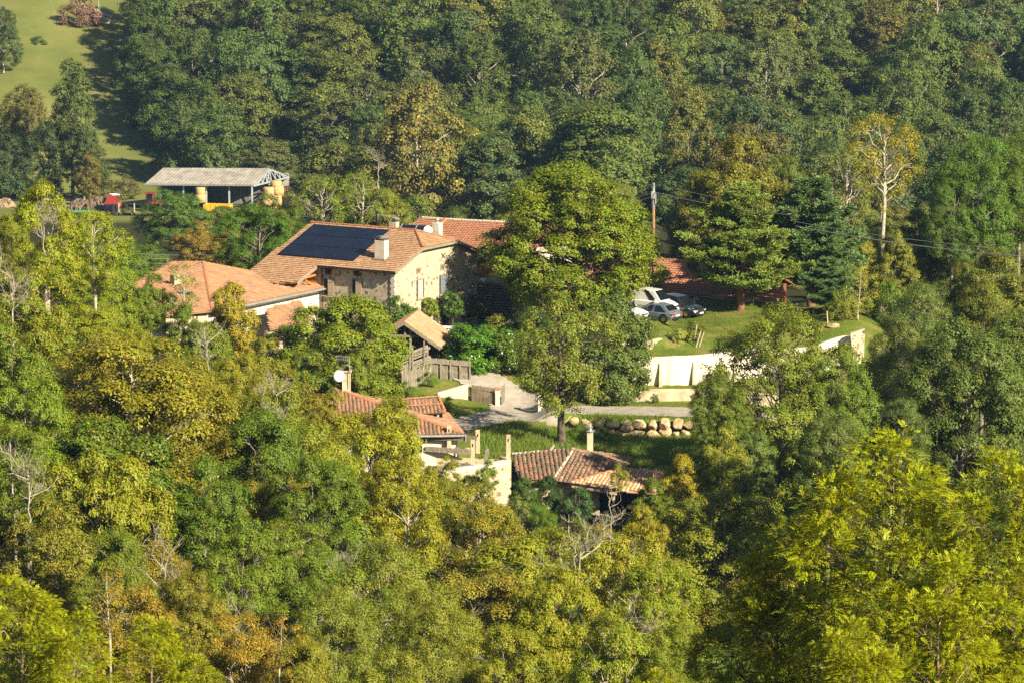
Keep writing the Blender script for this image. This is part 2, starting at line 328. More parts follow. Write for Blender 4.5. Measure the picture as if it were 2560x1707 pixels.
# ------------------------------------------------------------------ setting: ground, lanes
PASTURE = [(20, -200), (380, -200), (375, 60), (360, 130), (365, 230), (420, 290), (410, 400), (390, 440), (250, 475), (-100, 480), (-300, 400), (-60, 200)]
YARD = [(-150, 470), (380, 470), (760, 500), (760, 545), (300, 560), (-150, 570)]
def inpoly(px, py, poly):
    px = np.asarray(px); py = np.asarray(py); c = np.zeros(px.shape, bool); j = len(poly) - 1
    for i in range(len(poly)):
        xi, yi = poly[i]; xj, yj = poly[j]
        c ^= ((yi > py) != (yj > py)) & (px < (xj - xi) * (py - yi) / ((yj - yi) or 1e-9) + xi); j = i
    return c
def proj_np(x, y, z):
    z = z - CAMZ; f = y * math.cos(PITCH) - z * math.sin(PITCH); u = y * math.sin(PITCH) + z * math.cos(PITCH); f = np.maximum(f, 1)
    return 1280 + FPX * x / f, 853.5 - FPX * u / f
def ground():
    xs = np.concatenate([np.arange(-420, -46, 11), np.arange(-46, 46, .75), np.arange(46, 430, 11)])
    ys = np.concatenate([np.arange(-60, 240, 6), np.arange(240, 270, 1.2), np.arange(270, 306, .3), np.arange(306, 340, 1.2), np.arange(340, 1330, 9)])
    X, Y = np.meshgrid(xs, ys); Z = gz(X, Y); nx, ny = len(xs), len(ys)
    i = np.arange(nx - 1)[None] + (np.arange(ny - 1) * nx)[:, None]; Q = np.stack([i, i + 1, i + nx + 1, i + nx], -1).reshape(-1, 4)
    px, py = proj_np(X, Y, Z)
    past = ((Y > 600) & inpoly(px, py, PASTURE + [])).astype(float); past = np.maximum(past, ((Y > 560) & inpoly(px, py, YARD)) * 1.0)
    lawn = S((Y - 262) / 6) * S((X + 14) / 4) * S((36 - X) / 6) * S((318 - Y) / 6)
    for _ in range(2):
        past = (past + np.roll(past, 1, 0) + np.roll(past, -1, 0) + np.roll(past, 1, 1) + np.roll(past, -1, 1)) / 5
    me = np_mesh("ground", np.stack([X, Y, Z], -1).reshape(-1, 3), Q, smooth=True, attrs={"lawn": lawn.ravel(), "pasture": past.ravel()})
    m, nt, ns, b = newmat("ground_cover")
    n1 = noise(nt, .12, 6); n2 = noise(nt, 3.5, 5); n3 = noise(nt, .5, 4)
    soil = ramp(nt, n2, [(.3, (.022, .024, .01)), (.6, (.045, .045, .02)), (.8, (.05, .065, .02))])
    lw = ramp(nt, n3, [(.32, (.07, .13, .014)), (.5, (.14, .17, .03)), (.64, (.27, .21, .085))]); lw = mix(nt, ramp(nt, n2, [(.3, (.1, .1, .1)), (.75, (.6, .6, .6))]), lw, (.06, .1, .015))
    pa = ramp(nt, n1, [(.3, (.12, .16, .035)), (.55, (.19, .2, .06)), (.75, (.25, .22, .09))]); pa = mix(nt, ramp(nt, n2, [(.35, (0, 0, 0)), (.8, (.5, .5, .5))]), pa, (.09, .13, .03))
    c = mix(nt, attr(nt, "lawn"), soil, lw); c = mix(nt, attr(nt, "pasture"), c, pa)
    nt.links.new(c, b.inputs["Base Color"]); b.inputs["Roughness"].default_value = 1; b.inputs["Specular IOR Level"].default_value = .05; bump(nt, n2, b, .6, .12)
    me.materials.append(m); o = bpy.data.objects.new("ground", me); COL.objects.link(o); struct(o)
ground()
def ribbon(name, pts, widths, mat, lift, n=60, lo=0):
    P = np.array(pts, float)[:, :2]; t = np.concatenate([[0], np.cumsum(np.linalg.norm(np.diff(P, axis=0), axis=1))]); tt = np.linspace(0, t[-1], n)
    C = np.stack([np.interp(tt, t, P[:, k]) for k in (0, 1)], 1)
    for _ in range(6): C[1:-1] = (C[:-2] + C[1:-1] * 2 + C[2:]) / 4
    w = np.interp(tt, t, widths); d = np.gradient(C, axis=0); d /= np.linalg.norm(d, axis=1)[:, None]; nn = np.stack([-d[:, 1], d[:, 0]], 1)
    K = 9; offs = np.linspace(-.5, .5, K); rs = np.random.RandomState(len(name)); jit = 1 + .06 * np.sin(np.arange(n) * 1.7)[:, None] + rs.uniform(-.012, .012, (n, 1))
    XY = C[:, None] + nn[:, None] * (offs[None, :] * w[:, None] * jit)[..., None]
    Z = gz(XY[..., 0], XY[..., 1]) + lift; V = np.concatenate([XY, Z[..., None]], -1).reshape(-1, 3)
    i = np.arange(K - 1)[None] + (np.arange(n - 1) * K)[:, None]; Q = np.stack([i, i + K, i + K + 1, i + 1], -1).reshape(-1, 4)
    me = np_mesh(name, V, Q, smooth=True); me.materials.append(mat); o = bpy.data.objects.new(name, me); COL.objects.link(o); return struct(o)
M['asphalt'] = mat_noise("worn_lane", (.26, .235, .2), (.36, .33, .29), 1.5, .95, .3)
M['dirt'] = mat_noise("dirt_track", (.27, .23, .18), (.42, .37, .30), .4, .95, .2)
lane = [gpix(*q) for q in [(1800, 1032), (1700, 1030), (1600, 1028), (1480, 1026), (1380, 1028), (1290, 1036), (1220, 1048), (1150, 1064), (1080, 1082)]]
lane += [lane[-1] + np.array([-6, -4, 0])]
ribbon("road", [lane[0] + np.array([14, -1.2, 0])] + lane, [3.6] * (len(lane) + 1), M['asphalt'], .05, 140)
drv = [gpix(*q) for q in [(1300, 1035), (1285, 1000), (1235, 970), (1180, 940), (1130, 905), (1085, 885), (1045, 868)]]
ribbon("drive", drv, [4.6, 3.6, 3.3, 3.2, 3.4, 5, 6], M['asphalt'], .08, 90)
trk = [at(-60, 470, 665), at(60, 478, 655), at(180, 485, 648), at(280, 490, 645), at(385, 492, 646)]
ribbon("farm_track", trk, [4] * 5, M['dirt'], .4, 60)
yd = [at(150, 528, 612), at(260, 532, 610), at(350, 532, 612), at(450, 528, 616)]
ribbon("farm_yard", yd, [16] * 4, M['earth'], .5, 40)

# ------------------------------------------------------------------ plants: prototypes
def sph(rs, n):
    v = rs.normal(size=(n, 3)); return v / np.linalg.norm(v, axis=1)[:, None]
def leaves(rs, C, out, L, Wd, up=.5, outw=.5, ran=.7, droop=.25):
    n = len(C); nrm = out * outw + np.array([0, 0, up]) + sph(rs, n) * ran; nrm /= np.linalg.norm(nrm, axis=1)[:, None]
    t = np.cross(nrm, sph(rs, n)); t[:, 2] -= droop; t -= nrm * (t * nrm).sum(1)[:, None]; t /= np.linalg.norm(t, axis=1)[:, None] + 1e-9
    b = np.cross(nrm, t); s = rs.uniform(.6, 1.3, (n, 1)); l = L * s; w = Wd * s
    V = np.stack([C - t * l * .5, C - t * l * .05 + b * w * .5, C + t * l * .5 - nrm * l * .08, C - t * l * .05 - b * w * .5], 1).reshape(-1, 3)
    return V
def env(kind, t):
    if kind == 'round': return np.sqrt(np.clip(1 - (2 * t - .95) ** 2 / 1.1, 0, 1))
    if kind == 'dome': return np.where(t < .35, .8 + .2 * np.sin(t / .35 * math.pi / 2), np.sqrt(np.clip(1 - ((t - .35) / .66) ** 2, 0, 1)))
    if kind == 'ovoid': return np.where(t < .3, .72 + .28 * np.sin(t / .3 * math.pi / 2), np.clip(1 - ((t - .3) / .71) ** 2.3, 0, 1) ** .62)
    if kind == 'cone': return np.clip(1.02 - t, 0, 1) ** .75
    if kind == 'vase': return np.where(t > .6, np.sqrt(np.clip(1 - ((t - .6) / .42) ** 2, 0, 1)), .25 + .75 * (t / .6))
    if kind == 'tall': return .55 + .45 * np.sin(t * math.pi) * np.clip(1.05 - t, 0, 1) ** .2
    if kind == 'box': return np.clip((1.03 - t) * 6, 0, 1) ** .5
def best_candidates(rs, f, n, k=8):
    pts = [f(1)[0]]
    for _ in range(n - 1):
        c = f(k); d = np.min(np.linalg.norm(c[:, None] - np.array(pts)[None], axis=2), axis=1); pts.append(c[np.argmax(d)])
    return np.array(pts)
class Bag:
    def __init__(s): s.V = []; s.Q = []; s.n = 0
    def add(s, V, Q): s.V.append(V); s.Q.append(Q + s.n); s.n += len(V)
    def tube(s, P, r, n=5): s.add(*tube_np(np.asarray(P, float), np.asarray(r, float), n))
    def mesh(s, name): return np_mesh(name, np.concatenate(s.V), np.concatenate(s.Q), smooth=True)
def curve(rs, a, b, n=5, sag=.12, wob=.05):
    t = np.linspace(0, 1, n)[:, None]; L = np.linalg.norm(b - a); P = a + (b - a) * t
    P[:, 2] += -sag * L * np.sin(t[:, 0] * math.pi) * -1 * .5; P[1:-1] += rs.normal(size=(n - 2, 3)) * L * wob; return P
def bare_twigs(bag, rs, a, d, L, r, lev, spread=.7, n=5, kids=3):
    P = [a]; dd = d / np.linalg.norm(d)
    for i in range(n - 1):
        dd = dd + rs.normal(size=3) * .2 + np.array([0, 0, .06]); dd /= np.linalg.norm(dd); P.append(P[-1] + dd * L / (n - 1))
    P = np.array(P); bag.tube(P, np.linspace(r, r * .45, n), 4 if lev < 2 else 5)
    if lev > 0:
        for k in range(kids + (rs.rand() < .5)):
            i = rs.randint(1, n); q = sph(rs, 1)[0]; e = dd * (1 - spread) + q * spread; e[2] = e[2] * .8 + .15
            bare_twigs(bag, rs, P[i], e, L * rs.uniform(.45, .75), r * .52, lev - 1, spread, n, kids)
PROTO = {}
def proto(name, trunk, crown, h, w, bark, leaf, scale_ref=None):
    trunk.materials.append(M[bark]) if trunk else None
    if crown: crown.materials.append(M[leaf])
    PROTO[name] = (trunk, crown, h, w)
def broad(name, seed, h, w, cb, shape, n_lobe, n_clump, n_leaf, L, Wd, cl_r, lobe_r, bark='bark', leaf='leaf', trunk_r=.2, lob=.22, up=.5, ran=.7, droop=.25, twigs=0, flat=1.0, inner=.45, frond=False, multi=1):
    rs = np.random.RandomState(seed); zc = cb * h; ph = rs.uniform(0, 6.28, 6)
    def Rad(t, th): return env(shape, t) * w / 2 * (1 + lob * (.5 * np.sin(2 * th + ph[0] + 3 * t) + .35 * np.sin(3 * th + ph[1] - 5 * t) + .25 * np.sin(5 * th + ph[2] + 9 * t)))
    def samp(k, lo=.55):
        t = rs.uniform(.0, .97, k); th = rs.uniform(0, 6.283, k); r = (Rad(t, th) - lobe_r * .5).clip(.05) * np.sqrt(rs.uniform(lo ** 2, 1, k))
        return np.stack([r * np.cos(th), r * np.sin(th), zc + t * (h - zc - lobe_r * .4)], 1)
    lobes = best_candidates(rs, samp, n_lobe, 10); ax = np.array([0, 0, zc + (h - zc) * .35])
    lr = lobe_r * rs.uniform(.65, 1.25, n_lobe)
    bag = Bag(); tops = []
    for m_ in range(multi):
        lean = rs.normal(size=2) * w * (.03 if multi == 1 else .12); b0 = np.array([rs.normal() * .15 * (multi > 1), rs.normal() * .15 * (multi > 1), -.6])
        T = np.array([b0, [lean[0] * .1, lean[1] * .1, zc * .5], [lean[0] * .4, lean[1] * .4, zc], [lean[0], lean[1], zc + (h - zc) * .45], [lean[0] * 1.2, lean[1] * 1.2, zc + (h - zc) * .8]]) + rs.normal(size=(5, 3)) * np.array([.06, .06, 0]) * trunk_r * 4
        T[0] = b0; bag.tube(T, np.array([1.35, 1, .85, .5, .15]) * trunk_r / math.sqrt(multi), 8); tops.append(T)
    limb_pts = []
    for i in range(n_lobe):
        T = tops[i % multi]; z = min(max(lobes[i][2] - rs.uniform(.25, .5) * (h - zc) * .6, zc * .75), T[-1][2]); a = np.array([np.interp(z, T[:, 2], T[:, 0]), np.interp(z, T[:, 2], T[:, 1]), z])
        P = curve(rs, a, lobes[i], 5, .1, .05); bag.tube(P, np.linspace(trunk_r * .36, trunk_r * .1, 5), 5); limb_pts.append(P)
    # clumps on each lobe, mostly on its outer and upper side
    per = rs.multinomial(n_clump, lr ** 2 / (lr ** 2).sum()); CC = []; CO = []
    for i in range(n_lobe):
        k = per[i]
        if k == 0: continue
        o = lobes[i] - ax; o /= np.linalg.norm(o) + 1e-9; d = sph(rs, k) + o * .55 + np.array([0, 0, .3]); d /= np.linalg.norm(d, axis=1)[:, None]
        c = lobes[i] + d * lr[i] * np.array([1, 1, flat]) * rs.uniform(inner, 1, (k, 1)) ** .6; CC.append(c); CO.append(d)
        for q in c[:max(2, k // 3)]:
            bag.tube(curve(rs, limb_pts[i][3], q, 4, .05, .08), np.linspace(trunk_r * .1, trunk_r * .03, 4), 4)
    CC = np.concatenate(CC); CO = np.concatenate(CO)
    for _ in range(twigs):
        i = rs.randint(n_lobe); o = lobes[i] - ax; o /= np.linalg.norm(o)
        bare_twigs(bag, rs, limb_pts[i][2], o + sph(rs, 1)[0] * .5 + np.array([0, 0, .25]), lobe_r * 1.25, trunk_r * .13, 2, .55, 5, 2)
    sizes = rs.uniform(.65, 1.3, len(CC)); cnt = rs.multinomial(n_leaf, sizes ** 2 / (sizes ** 2).sum()); idx = np.repeat(np.arange(len(CC)), cnt)
    off = rs.normal(size=(len(idx), 3)) * (cl_r * sizes[idx])[:, None] * np.array([.62, .62, .42])
    C = CC[idx] + off; C[:, 2] -= droop * .25 * np.linalg.norm(off[:, :2], axis=1); out = CO[idx] * .7 + off / (cl_r + 1e-6) * .6; out /= np.linalg.norm(out, axis=1)[:, None] + 1e-9
    if frond:
        n = len(C); dr = out + sph(rs, n) * .8; dr[:, 2] = dr[:, 2] * .5 + .1; dr /= np.linalg.norm(dr, axis=1)[:, None]
        sd = np.cross(dr, np.array([0, 0, 1.]) + sph(rs, n) * .45); sd /= np.linalg.norm(sd, axis=1)[:, None]; nm = np.cross(sd, dr)
        fl = L * rs.uniform(.7, 1.25, n); Vs = []; rn0 = rs.rand(n); rn = []
        for j in range(6):
            for s in ((-1, 1) if j < 5 else (0,)):
                u = .18 + .15 * j; base = C + dr * (fl * u)[:, None] - np.array([0, 0, 1.]) * (fl * u * u * .28)[:, None]
                ld = dr * (.55 if s else 1) + sd * s * .8 - np.array([0, 0, .22]) + rs.normal(size=(n, 3)) * .1; ld /= np.linalg.norm(ld, axis=1)[:, None]
                lw = np.cross(ld, nm); lw /= np.linalg.norm(lw, axis=1)[:, None] + 1e-9; l = (fl * .36)[:, None]; w_ = l * .34
                Vs.append(np.stack([base, base + ld * l * .45 + lw * w_ * .5, base + ld * l, base + ld * l * .45 - lw * w_ * .5], 1)); rn.append((rn0 * .75 + rs.rand(n) * .25))
        V = np.concatenate(Vs).reshape(-1, 3); rn = np.concatenate(rn)
    else:
        V = leaves(rs, C, out, L, Wd, up, 1.15, ran * .8, droop); rn = np.clip(rs.rand(len(C)) * .72 + rs.rand(len(CC))[idx] * .28, 0, 1)
    Q = np.arange(len(V)).reshape(-1, 4); cm = np_mesh(name + "_crown", V, Q, attrs={"rnd": rn})
    ext = V[:, 2].max(); wid = np.percentile(np.hypot(V[:, 0], V[:, 1]), 98) * 2
    proto(name, bag.mesh(name + "_trunk"), cm, ext, wid, bark, leaf)
def bare(name, seed, h, w, lev=4, kids=3, r=.16, bark='dead', trunk=.35, lean=.0, n0=7):
    rs = np.random.RandomState(seed); bag = Bag(); top = np.array([lean * h, 0, h * .8])
    T = curve(rs, np.array([0, 0, -.5]), top, 7, 0, .03); bag.tube(T, np.linspace(r, r * .3, 7), 7)
    for k in range(n0):
        t = rs.uniform(trunk, 1); i = t * 6; a = T[int(i)] * (1 - i % 1) + T[min(int(i) + 1, 6)] * (i % 1); th = k * 2.4 + rs.rand()
        d = np.array([math.cos(th), math.sin(th), rs.uniform(.25, 1.1)]); bare_twigs(bag, rs, a, d, w * .38 * rs.uniform(.8, 1.15), r * .5, lev - 1, .6, 5, kids)
    me = bag.mesh(name + "_trunk"); V = np.concatenate(bag.V); PROTO[name] = (me, None, V[:, 2].max(), np.percentile(np.hypot(V[:, 0], V[:, 1]), 98) * 2); me.materials.append(M[bark])
def pine(name, seed, h, w, n_wh=18, cb=.19, bark='bark_pine', dens=1.0):
    rs = np.random.RandomState(seed); bag = Bag(); T = curve(rs, np.array([0, 0, -.5]), np.array([0, 0, h * .97]), 8, 0, .006); bag.tube(T, np.linspace(.27, .04, 8), 9); C = []; D = []
    for i in range(n_wh):
        t = (i + rs.uniform(-.3, .3)) / n_wh; z = h * (cb + (1 - cb) * max(t, 0) * .97); base = w / 2 * (1.0 - max(t, 0)) ** .6 * (.75 + .35 * rs.rand()) * min(1, .7 + t * 2) + .22
        for k in range(rs.randint(5, 8)):
            th = rs.uniform(0, 6.283); L = base * rs.uniform(.6, 1.12); a = np.array([0, 0, z]); e = np.array([math.cos(th) * L, math.sin(th) * L, z + L * rs.uniform(-.02, .42)])
            P = curve(rs, a, e, 5, -.12, .04); P[-1][2] += .18 * L * .4; bag.tube(P, np.linspace(.06, .014, 5), 4)
            m = max(3, int(L * 9 * dens))
            for j in range(m):
                u = rs.uniform(.3, 1.02); p = np.array([np.interp(u, np.linspace(0, 1, 5), P[:, q]) for q in range(3)]); sp = .34 * L * (1.15 - u) + .1
                p = p + np.array([-math.sin(th), math.cos(th), 0]) * rs.normal() * sp * .8 + np.array([0, 0, abs(rs.normal()) * .1]); C.append(p); D.append([math.cos(th) * .7, math.sin(th) * .7, .55])
    C = np.array(C); D = np.array(D); NN = 60; idx = np.repeat(np.arange(len(C)), NN); n = len(idx)
    d = D[idx] * .55 + sph(rs, n) * .8; d[:, 2] = d[:, 2] * .8 + .18; d /= np.linalg.norm(d, axis=1)[:, None]; s = np.cross(d, sph(rs, n)); s /= np.linalg.norm(s, axis=1)[:, None]
    b = C[idx] + rs.normal(size=(n, 3)) * .09; l = rs.uniform(.16, .3, (n, 1)); V = np.stack([b - s * .016, b + s * .016, b + d * l + s * .026, b + d * l - s * .026], 1).reshape(-1, 3)
    rn = np.clip(rs.rand(len(C))[idx] * .6 + rs.rand(n) * .4, 0, 1); cm = np_mesh(name + "_crown", V, np.arange(len(V)).reshape(-1, 4), attrs={"rnd": rn})
    proto(name, bag.mesh(name + "_trunk"), cm, V[:, 2].max(), np.percentile(np.hypot(V[:, 0], V[:, 1]), 97) * 2, bark, 'needle')

for i, (sh, h, w) in enumerate([('round', 16, 12), ('dome', 17, 13), ('ovoid', 18, 10), ('round', 15, 13), ('tall', 19, 10), ('dome', 16, 11)]):
    broad('wood%d' % i, 10 + i, h, w, .12, sh, 26, 460, 26000, .36, .25, .66, 2.7, 'bark_pale' if i in (1, 3) else 'bark', 'leaf_far', .28, .3, twigs=5 if i in (1, 3, 5) else 2)
for i, (sh, h, w) in enumerate([('round', 9, 7.5), ('dome', 9, 8), ('ovoid', 10, 6.5)]):
    broad('mid%d' % i, 30 + i, h, w, .12, sh, 26, 620, 62000, .175, .11, .38, 1.5, 'bark', 'leaf', .16, .25, twigs=5)
for i, (sh, h, w) in enumerate([('round', 11, 9), ('dome', 11, 9.5), ('ovoid', 12, 8)]):
    broad('near%d' % i, 40 + i, h, w, .1, sh, 30, 760, 95000, .165, .09, .40, 1.7, 'bark', 'leaf', .2, .28, twigs=6)
broad('chestnut0', 50, 11, 9, .1, 'dome', 26, 640, 56000, .27, .09, .43, 1.7, 'bark', 'leaf', .2, .3, droop=.7, twigs=5)
broad('chestnut1', 51, 11, 9, .1, 'round', 22, 500, 36000, .27, .09, .42, 1.45, 'bark_pale', 'leaf', .2, .35, droop=.7, twigs=14)
broad('willow0', 52, 10, 9, .1, 'dome', 30, 680, 62000, .19, .065, .45, 1.7, 'bark_pale', 'leaf', .16, .28, droop=.5, twigs=18)
broad('hornbeam0', 53, 12, 9, .08, 'tall', 40, 800, 60000, .18, .105, .45, 1.45, 'bark_pale', 'leaf', .18, .22, twigs=10, flat=.55, up=.9)
broad('ash0', 60, 13, 8.5, .3, 'dome', 30, 480, 12500, .37, 0, .42, 1.5, 'bark_lichen', 'leaf', .17, .3, frond=True, twigs=6, flat=.9)
broad('ash1', 61, 12, 7, .3, 'round', 24, 380, 9500, .37, 0, .42, 1.4, 'bark_lichen', 'leaf', .15, .33, frond=True, twigs=4, flat=.9)
broad('ashfar', 62, 12, 10, .15, 'dome', 30, 620, 70000, .19, .085, .46, 1.9, 'bark', 'leaf', .2, .25, droop=.5, twigs=4)
broad('roundash', 59, 12.5, 12.5, .06, 'dome', 46, 1000, 110000, .17, .085, .42, 1.75, 'bark', 'leaf', .22, .16, droop=.5, twigs=3)
broad('lime', 63, 12.4, 11.4, .05, 'ovoid', 70, 1700, 150000, .145, .12, .38, 1.55, 'bark_dark', 'leaf', .34, .08, droop=.5, twigs=5, inner=.5)
broad('fruit', 64, 8.5, 7.5, .3, 'round', 24, 330, 17000, .165, .085, .36, 1.05, 'bark_dark', 'leaf', .24, .3, twigs=16)
broad('hedge', 65, 3, 4, .02, 'box', 26, 460, 34000, .15, .08, .25, .75, 'bark', 'leaf_gloss', .06, .1, ran=.8)
broad('dense', 66, 6, 5.5, .03, 'dome', 30, 560, 46000, .15, .09, .28, 1.0, 'bark', 'leaf', .14, .12)
for i in range(3): broad('shrub%d' % i, 70 + i, 2.2 + .3 * i, 2.6, .03, ('round', 'dome', 'ovoid')[i], 14, 150, 6500, .13, .075, .22, .5, 'bark', 'leaf', .05, .3, twigs=3, multi=2)
broad('bracken', 74, 1.3, 2.2, .02, 'dome', 14, 130, 5200, .16, .05, .2, .42, 'bark', 'leaf', .03, .35, droop=.6)
broad('broom', 75, 2, 1.8, .02, 'vase', 14, 200, 6500, .34, .018, .18, .4, 'bark', 'leaf', .03, .3, up=.1, droop=-1.2)
broad('sparse', 76, 5, 3.4, .2, 'round', 14, 120, 2600, .14, .07, .3, .7, 'bark_pale', 'leaf', .08, .35, twigs=8)
broad('ashbare', 77, 14, 8.5, .42, 'vase', 22, 200, 7000, .24, .09, .5, 1.3, 'bark_pale', 'leaf', .24, .35, twigs=22)
bare('dead0', 80, 6, 5, 4, 3, .11); bare('dead1', 81, 7, 5, 4, 3, .12, lean=.22); bare('dead2', 82, 5, 6, 4, 3, .10, trunk=.15, n0=10); bare('snag', 83, 9, 5, 3, 2, .12)
pine('pine0', 90, 10, 7.6); pine('pine1', 91, 10.5, 6.8, dens=1.1)

STEM = {}
def stem_mesh(tm):
    if tm.name not in STEM:
        co = np.empty(len(tm.vertices) * 3, np.float32); tm.vertices.foreach_get("co", co); co = co.reshape(-1, 3)[:8]; ctr = co[:, :2].mean(0); r = np.hypot(*(co[:, :2] - ctr).T).max()
        b = Bag(); b.tube(np.array([[ctr[0], ctr[1], -.3], [ctr[0] * 1.0, ctr[1], .5], [ctr[0], ctr[1], 1.0]]), [r * 1.2, r, r * .9], 8); me = b.mesh("lower_trunk"); me.materials.append(tm.materials[0]); STEM[tm.name] = me
    return STEM[tm.name]
def plant(kind, name, p, h, w, color, label, cat='tree', group=None, aut=.0, rot=None, wy=None):
    tm, cm, ph, pw = PROTO[kind]; rs = random.Random(label + str(round(p[0], 2)))
    o = bpy.data.objects.new(name, None); COL.objects.link(o); o.location = tuple(map(float, p)); o.rotation_euler = (0, 0, rs.uniform(0, 6.28) if rot is None else rot)
    sx = w / pw; sz = min(h / ph, sx * 1.2); sz = max(sz, sx * .62); gap = max(0., h - sz * ph); o.scale = (sx, (wy or w) / pw, sz); tag(o, label, cat, group); o.empty_display_size = .2
    if gap > .4 and tm is not None:
        c = bpy.data.objects.new("lower_trunk", stem_mesh(tm)); COL.objects.link(c); c.parent = o; c.scale = (1, 1, gap / sz + .5)
    dzl = gap / sz if h / ph >= sz else (h - sz * ph) / sz
    for nm, me in (('trunk', tm), ('crown', cm)):
        if me is None: continue
        c = bpy.data.objects.new(nm, me); COL.objects.link(c); c.parent = o; c.location = (0, 0, dzl)
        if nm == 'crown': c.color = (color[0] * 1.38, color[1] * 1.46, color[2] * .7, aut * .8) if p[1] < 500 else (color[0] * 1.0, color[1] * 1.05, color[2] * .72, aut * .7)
    return o
DS = 2560 / 2352.
def T(kind, name, dx, dtop, dw, Y, color, label, cat='tree', group=None, aut=0., dbase=None, hmin=1.2, rot=None):
    """dx, dtop, dw in the 2352 px view of the photo; the foot stands on the ground at depth Y"""
    P = at(dx * DS, dtop * DS, Y); g = g1(P[0], Y); h = max(P[2] - g, hmin); return plant(kind, name, (P[0], Y, g - .05), h, dw * DS / FPX * Y, color, label, cat, group, aut, rot)
YG = (.215, .225, .007); OL = (.15, .165, .03); DP = (.055, .10, .02); MD = (.10, .155, .025); GG = (.11, .145, .055); GB = (.22, .16, .03); LIME = (.20, .21, .022); DK = (.035, .065, .018); BR = (.2, .13, .055); RB = (.17, .085, .035)

# ------------------------------------------------------------------ roofs
def nrm(v): v = np.array(v, float); return v / np.linalg.norm(v)
def tiles(mb, poly, edir, tw, tl, rad, seed=0, lift=.03, prof='barrel', skip=None):
    P = [np.array(p, float) for p in poly]; n = np.zeros(3)
    for i in range(len(P)): n += np.cross(P[i] - P[0], P[(i + 1) % len(P)] - P[0])
    n = nrm(n); n = n if n[2] > 0 else -n; e = np.array(edir, float); e = nrm(e - n * e.dot(n)); s = np.cross(n, e); s = s if s[2] > 0 else -s
    uv = np.array([[(p - P[0]).dot(e), (p - P[0]).dot(s)] for p in P]); rs = random.Random(seed)
    u0, v0 = uv.min(0); u1, v1 = uv.max(0); nu = max(1, round((u1 - u0) / tw)); nv = max(1, round((v1 - v0) / tl)); tw = (u1 - u0) / nu; tl = (v1 - v0) / nv
    X = np.linspace(-.5, .5, 5) * tw; H = rad * (1 - (2 * np.linspace(-.5, .5, 5)) ** 2) if prof == 'barrel' else rad * np.array([.2, 1, .35, .1, .2])
    colr = [rs.random() for _ in range(nu)]
    for i in range(nu):
        for j in range(nv):
            cu, cv = u0 + (i + .5) * tw, v0 + (j + .5) * tl
            if not inpoly(np.array([cu]), np.array([cv]), uv.tolist())[0]: continue
            c = P[0] + e * (cu + rs.gauss(0, .012)) + s * (cv + rs.gauss(0, .012))
            lo = c - s * tl * .56 + n * (lift + .035 + rs.uniform(0, .015)); hi = c + s * tl * .52 + n * lift
            V = [lo + e * x + n * h for x, h in zip(X, H)] + [hi + e * x * .9 + n * h * .85 for x, h in zip(X, H)] + [lo + e * x for x in X]
            F = [(k, k + 1, k + 6, k + 5) for k in range(4)] + [(k + 10, k + 11, k + 1, k) for k in range(4)]
            mb.add(V, F, min(1, max(0, rs.random() * .7 + colr[i] * .3)))
def slab(mb, poly, t=.12, rnd=0.):
    P = [np.array(p, float) for p in poly]; n = nrm(np.cross(P[1] - P[0], P[2] - P[0])); n = n if n[2] > 0 else -n
    mb.prism(P, -n * t, rnd)
def ridge(a, b, w, mat, root, seg=.38):
    a = np.array(a, float); b = np.array(b, float); L = np.linalg.norm(b - a); d = (b - a) / L; sd = nrm(np.cross([0, 0, 1.], d)); up = np.cross(d, sd); mb = MB(); k = max(2, int(L / seg)); rs = random.Random(int(L * 100))
    for i in range(k):
        p0 = a + d * L * i / k; p1 = a + d * (L * (i + 1) / k + .04); z = rs.uniform(0, .02); th = np.linspace(-1.5, 1.5, 6)
        V = [p0 + (sd * math.sin(t) + up * math.cos(t) * .8) * w + up * (z + .02) for t in th] + [p1 + (sd * math.sin(t) + up * math.cos(t) * .8) * w * .88 + up * z for t in th]
        mb.add(V, [(j, j + 1, j + 7, j + 6) for j in range(5)], rs.random())
    return mb.build("ridge_tiles", mat, root)
def gutter(a, b, root, r=.07, mat='zinc'): return MB().tube([a, b], [r, r], 8).build("gutter", M[mat], root)

# ------------------------------------------------------------------ farmhouse
C0 = at(985, 840, 300); TH = R(31); L3 = np.array([-math.cos(TH), math.sin(TH), 0]); G3 = np.array([math.sin(TH), math.cos(TH), 0]); U3 = np.array([0, 0, 1.])
def H(u, v, z): return C0 + L3 * u + G3 * v + U3 * z
house = thing("farmhouse", C0, "stone farmhouse with tiled half-hipped roof carrying black solar panels", "house")
mb = MB()
SL = .36; RZ = 7.58; VM = 6.3; EZ = 5.18
def rz(v): return EZ + SL * (v + .43) if v < VM else EZ + SL * (13.05 - v)
wt = lambda v: rz(v) - .22
gp = [H(0, 0, -1), H(0, 0, wt(0)), H(0, 3.7, wt(3.7)), H(0, 8.9, wt(8.9)), H(0, 12.6, wt(12.6)), H(0, 12.6, -1)]
MB().prism(gp, L3 * .5).build("gable_wall", M['rubble_gable'], house)
MB().prism([H(.5, 0, -1), H(11.6, 0, -1), H(11.6, 0, wt(0)), H(.5, 0, wt(0))], G3 * .5).build("long_wall", M['rubble_long'], house)
MB().prism([H(.5, 12.1, -1), H(11.6, 12.1, -1), H(11.6, 12.1, wt(12.6)), H(.5, 12.1, wt(12.6))], G3 * .5).build("rear_wall", M['rubble_long'], house)
MB().prism([H(11.6, 0, -1), H(11.6, 0, wt(0)), H(11.6, VM, RZ - .25), H(11.6, 12.6, wt(12.6)), H(11.6, 12.6, -1)], -L3 * .4).build("end_wall", M['rubble_long'], house)
mb = MB(); UO = -.42
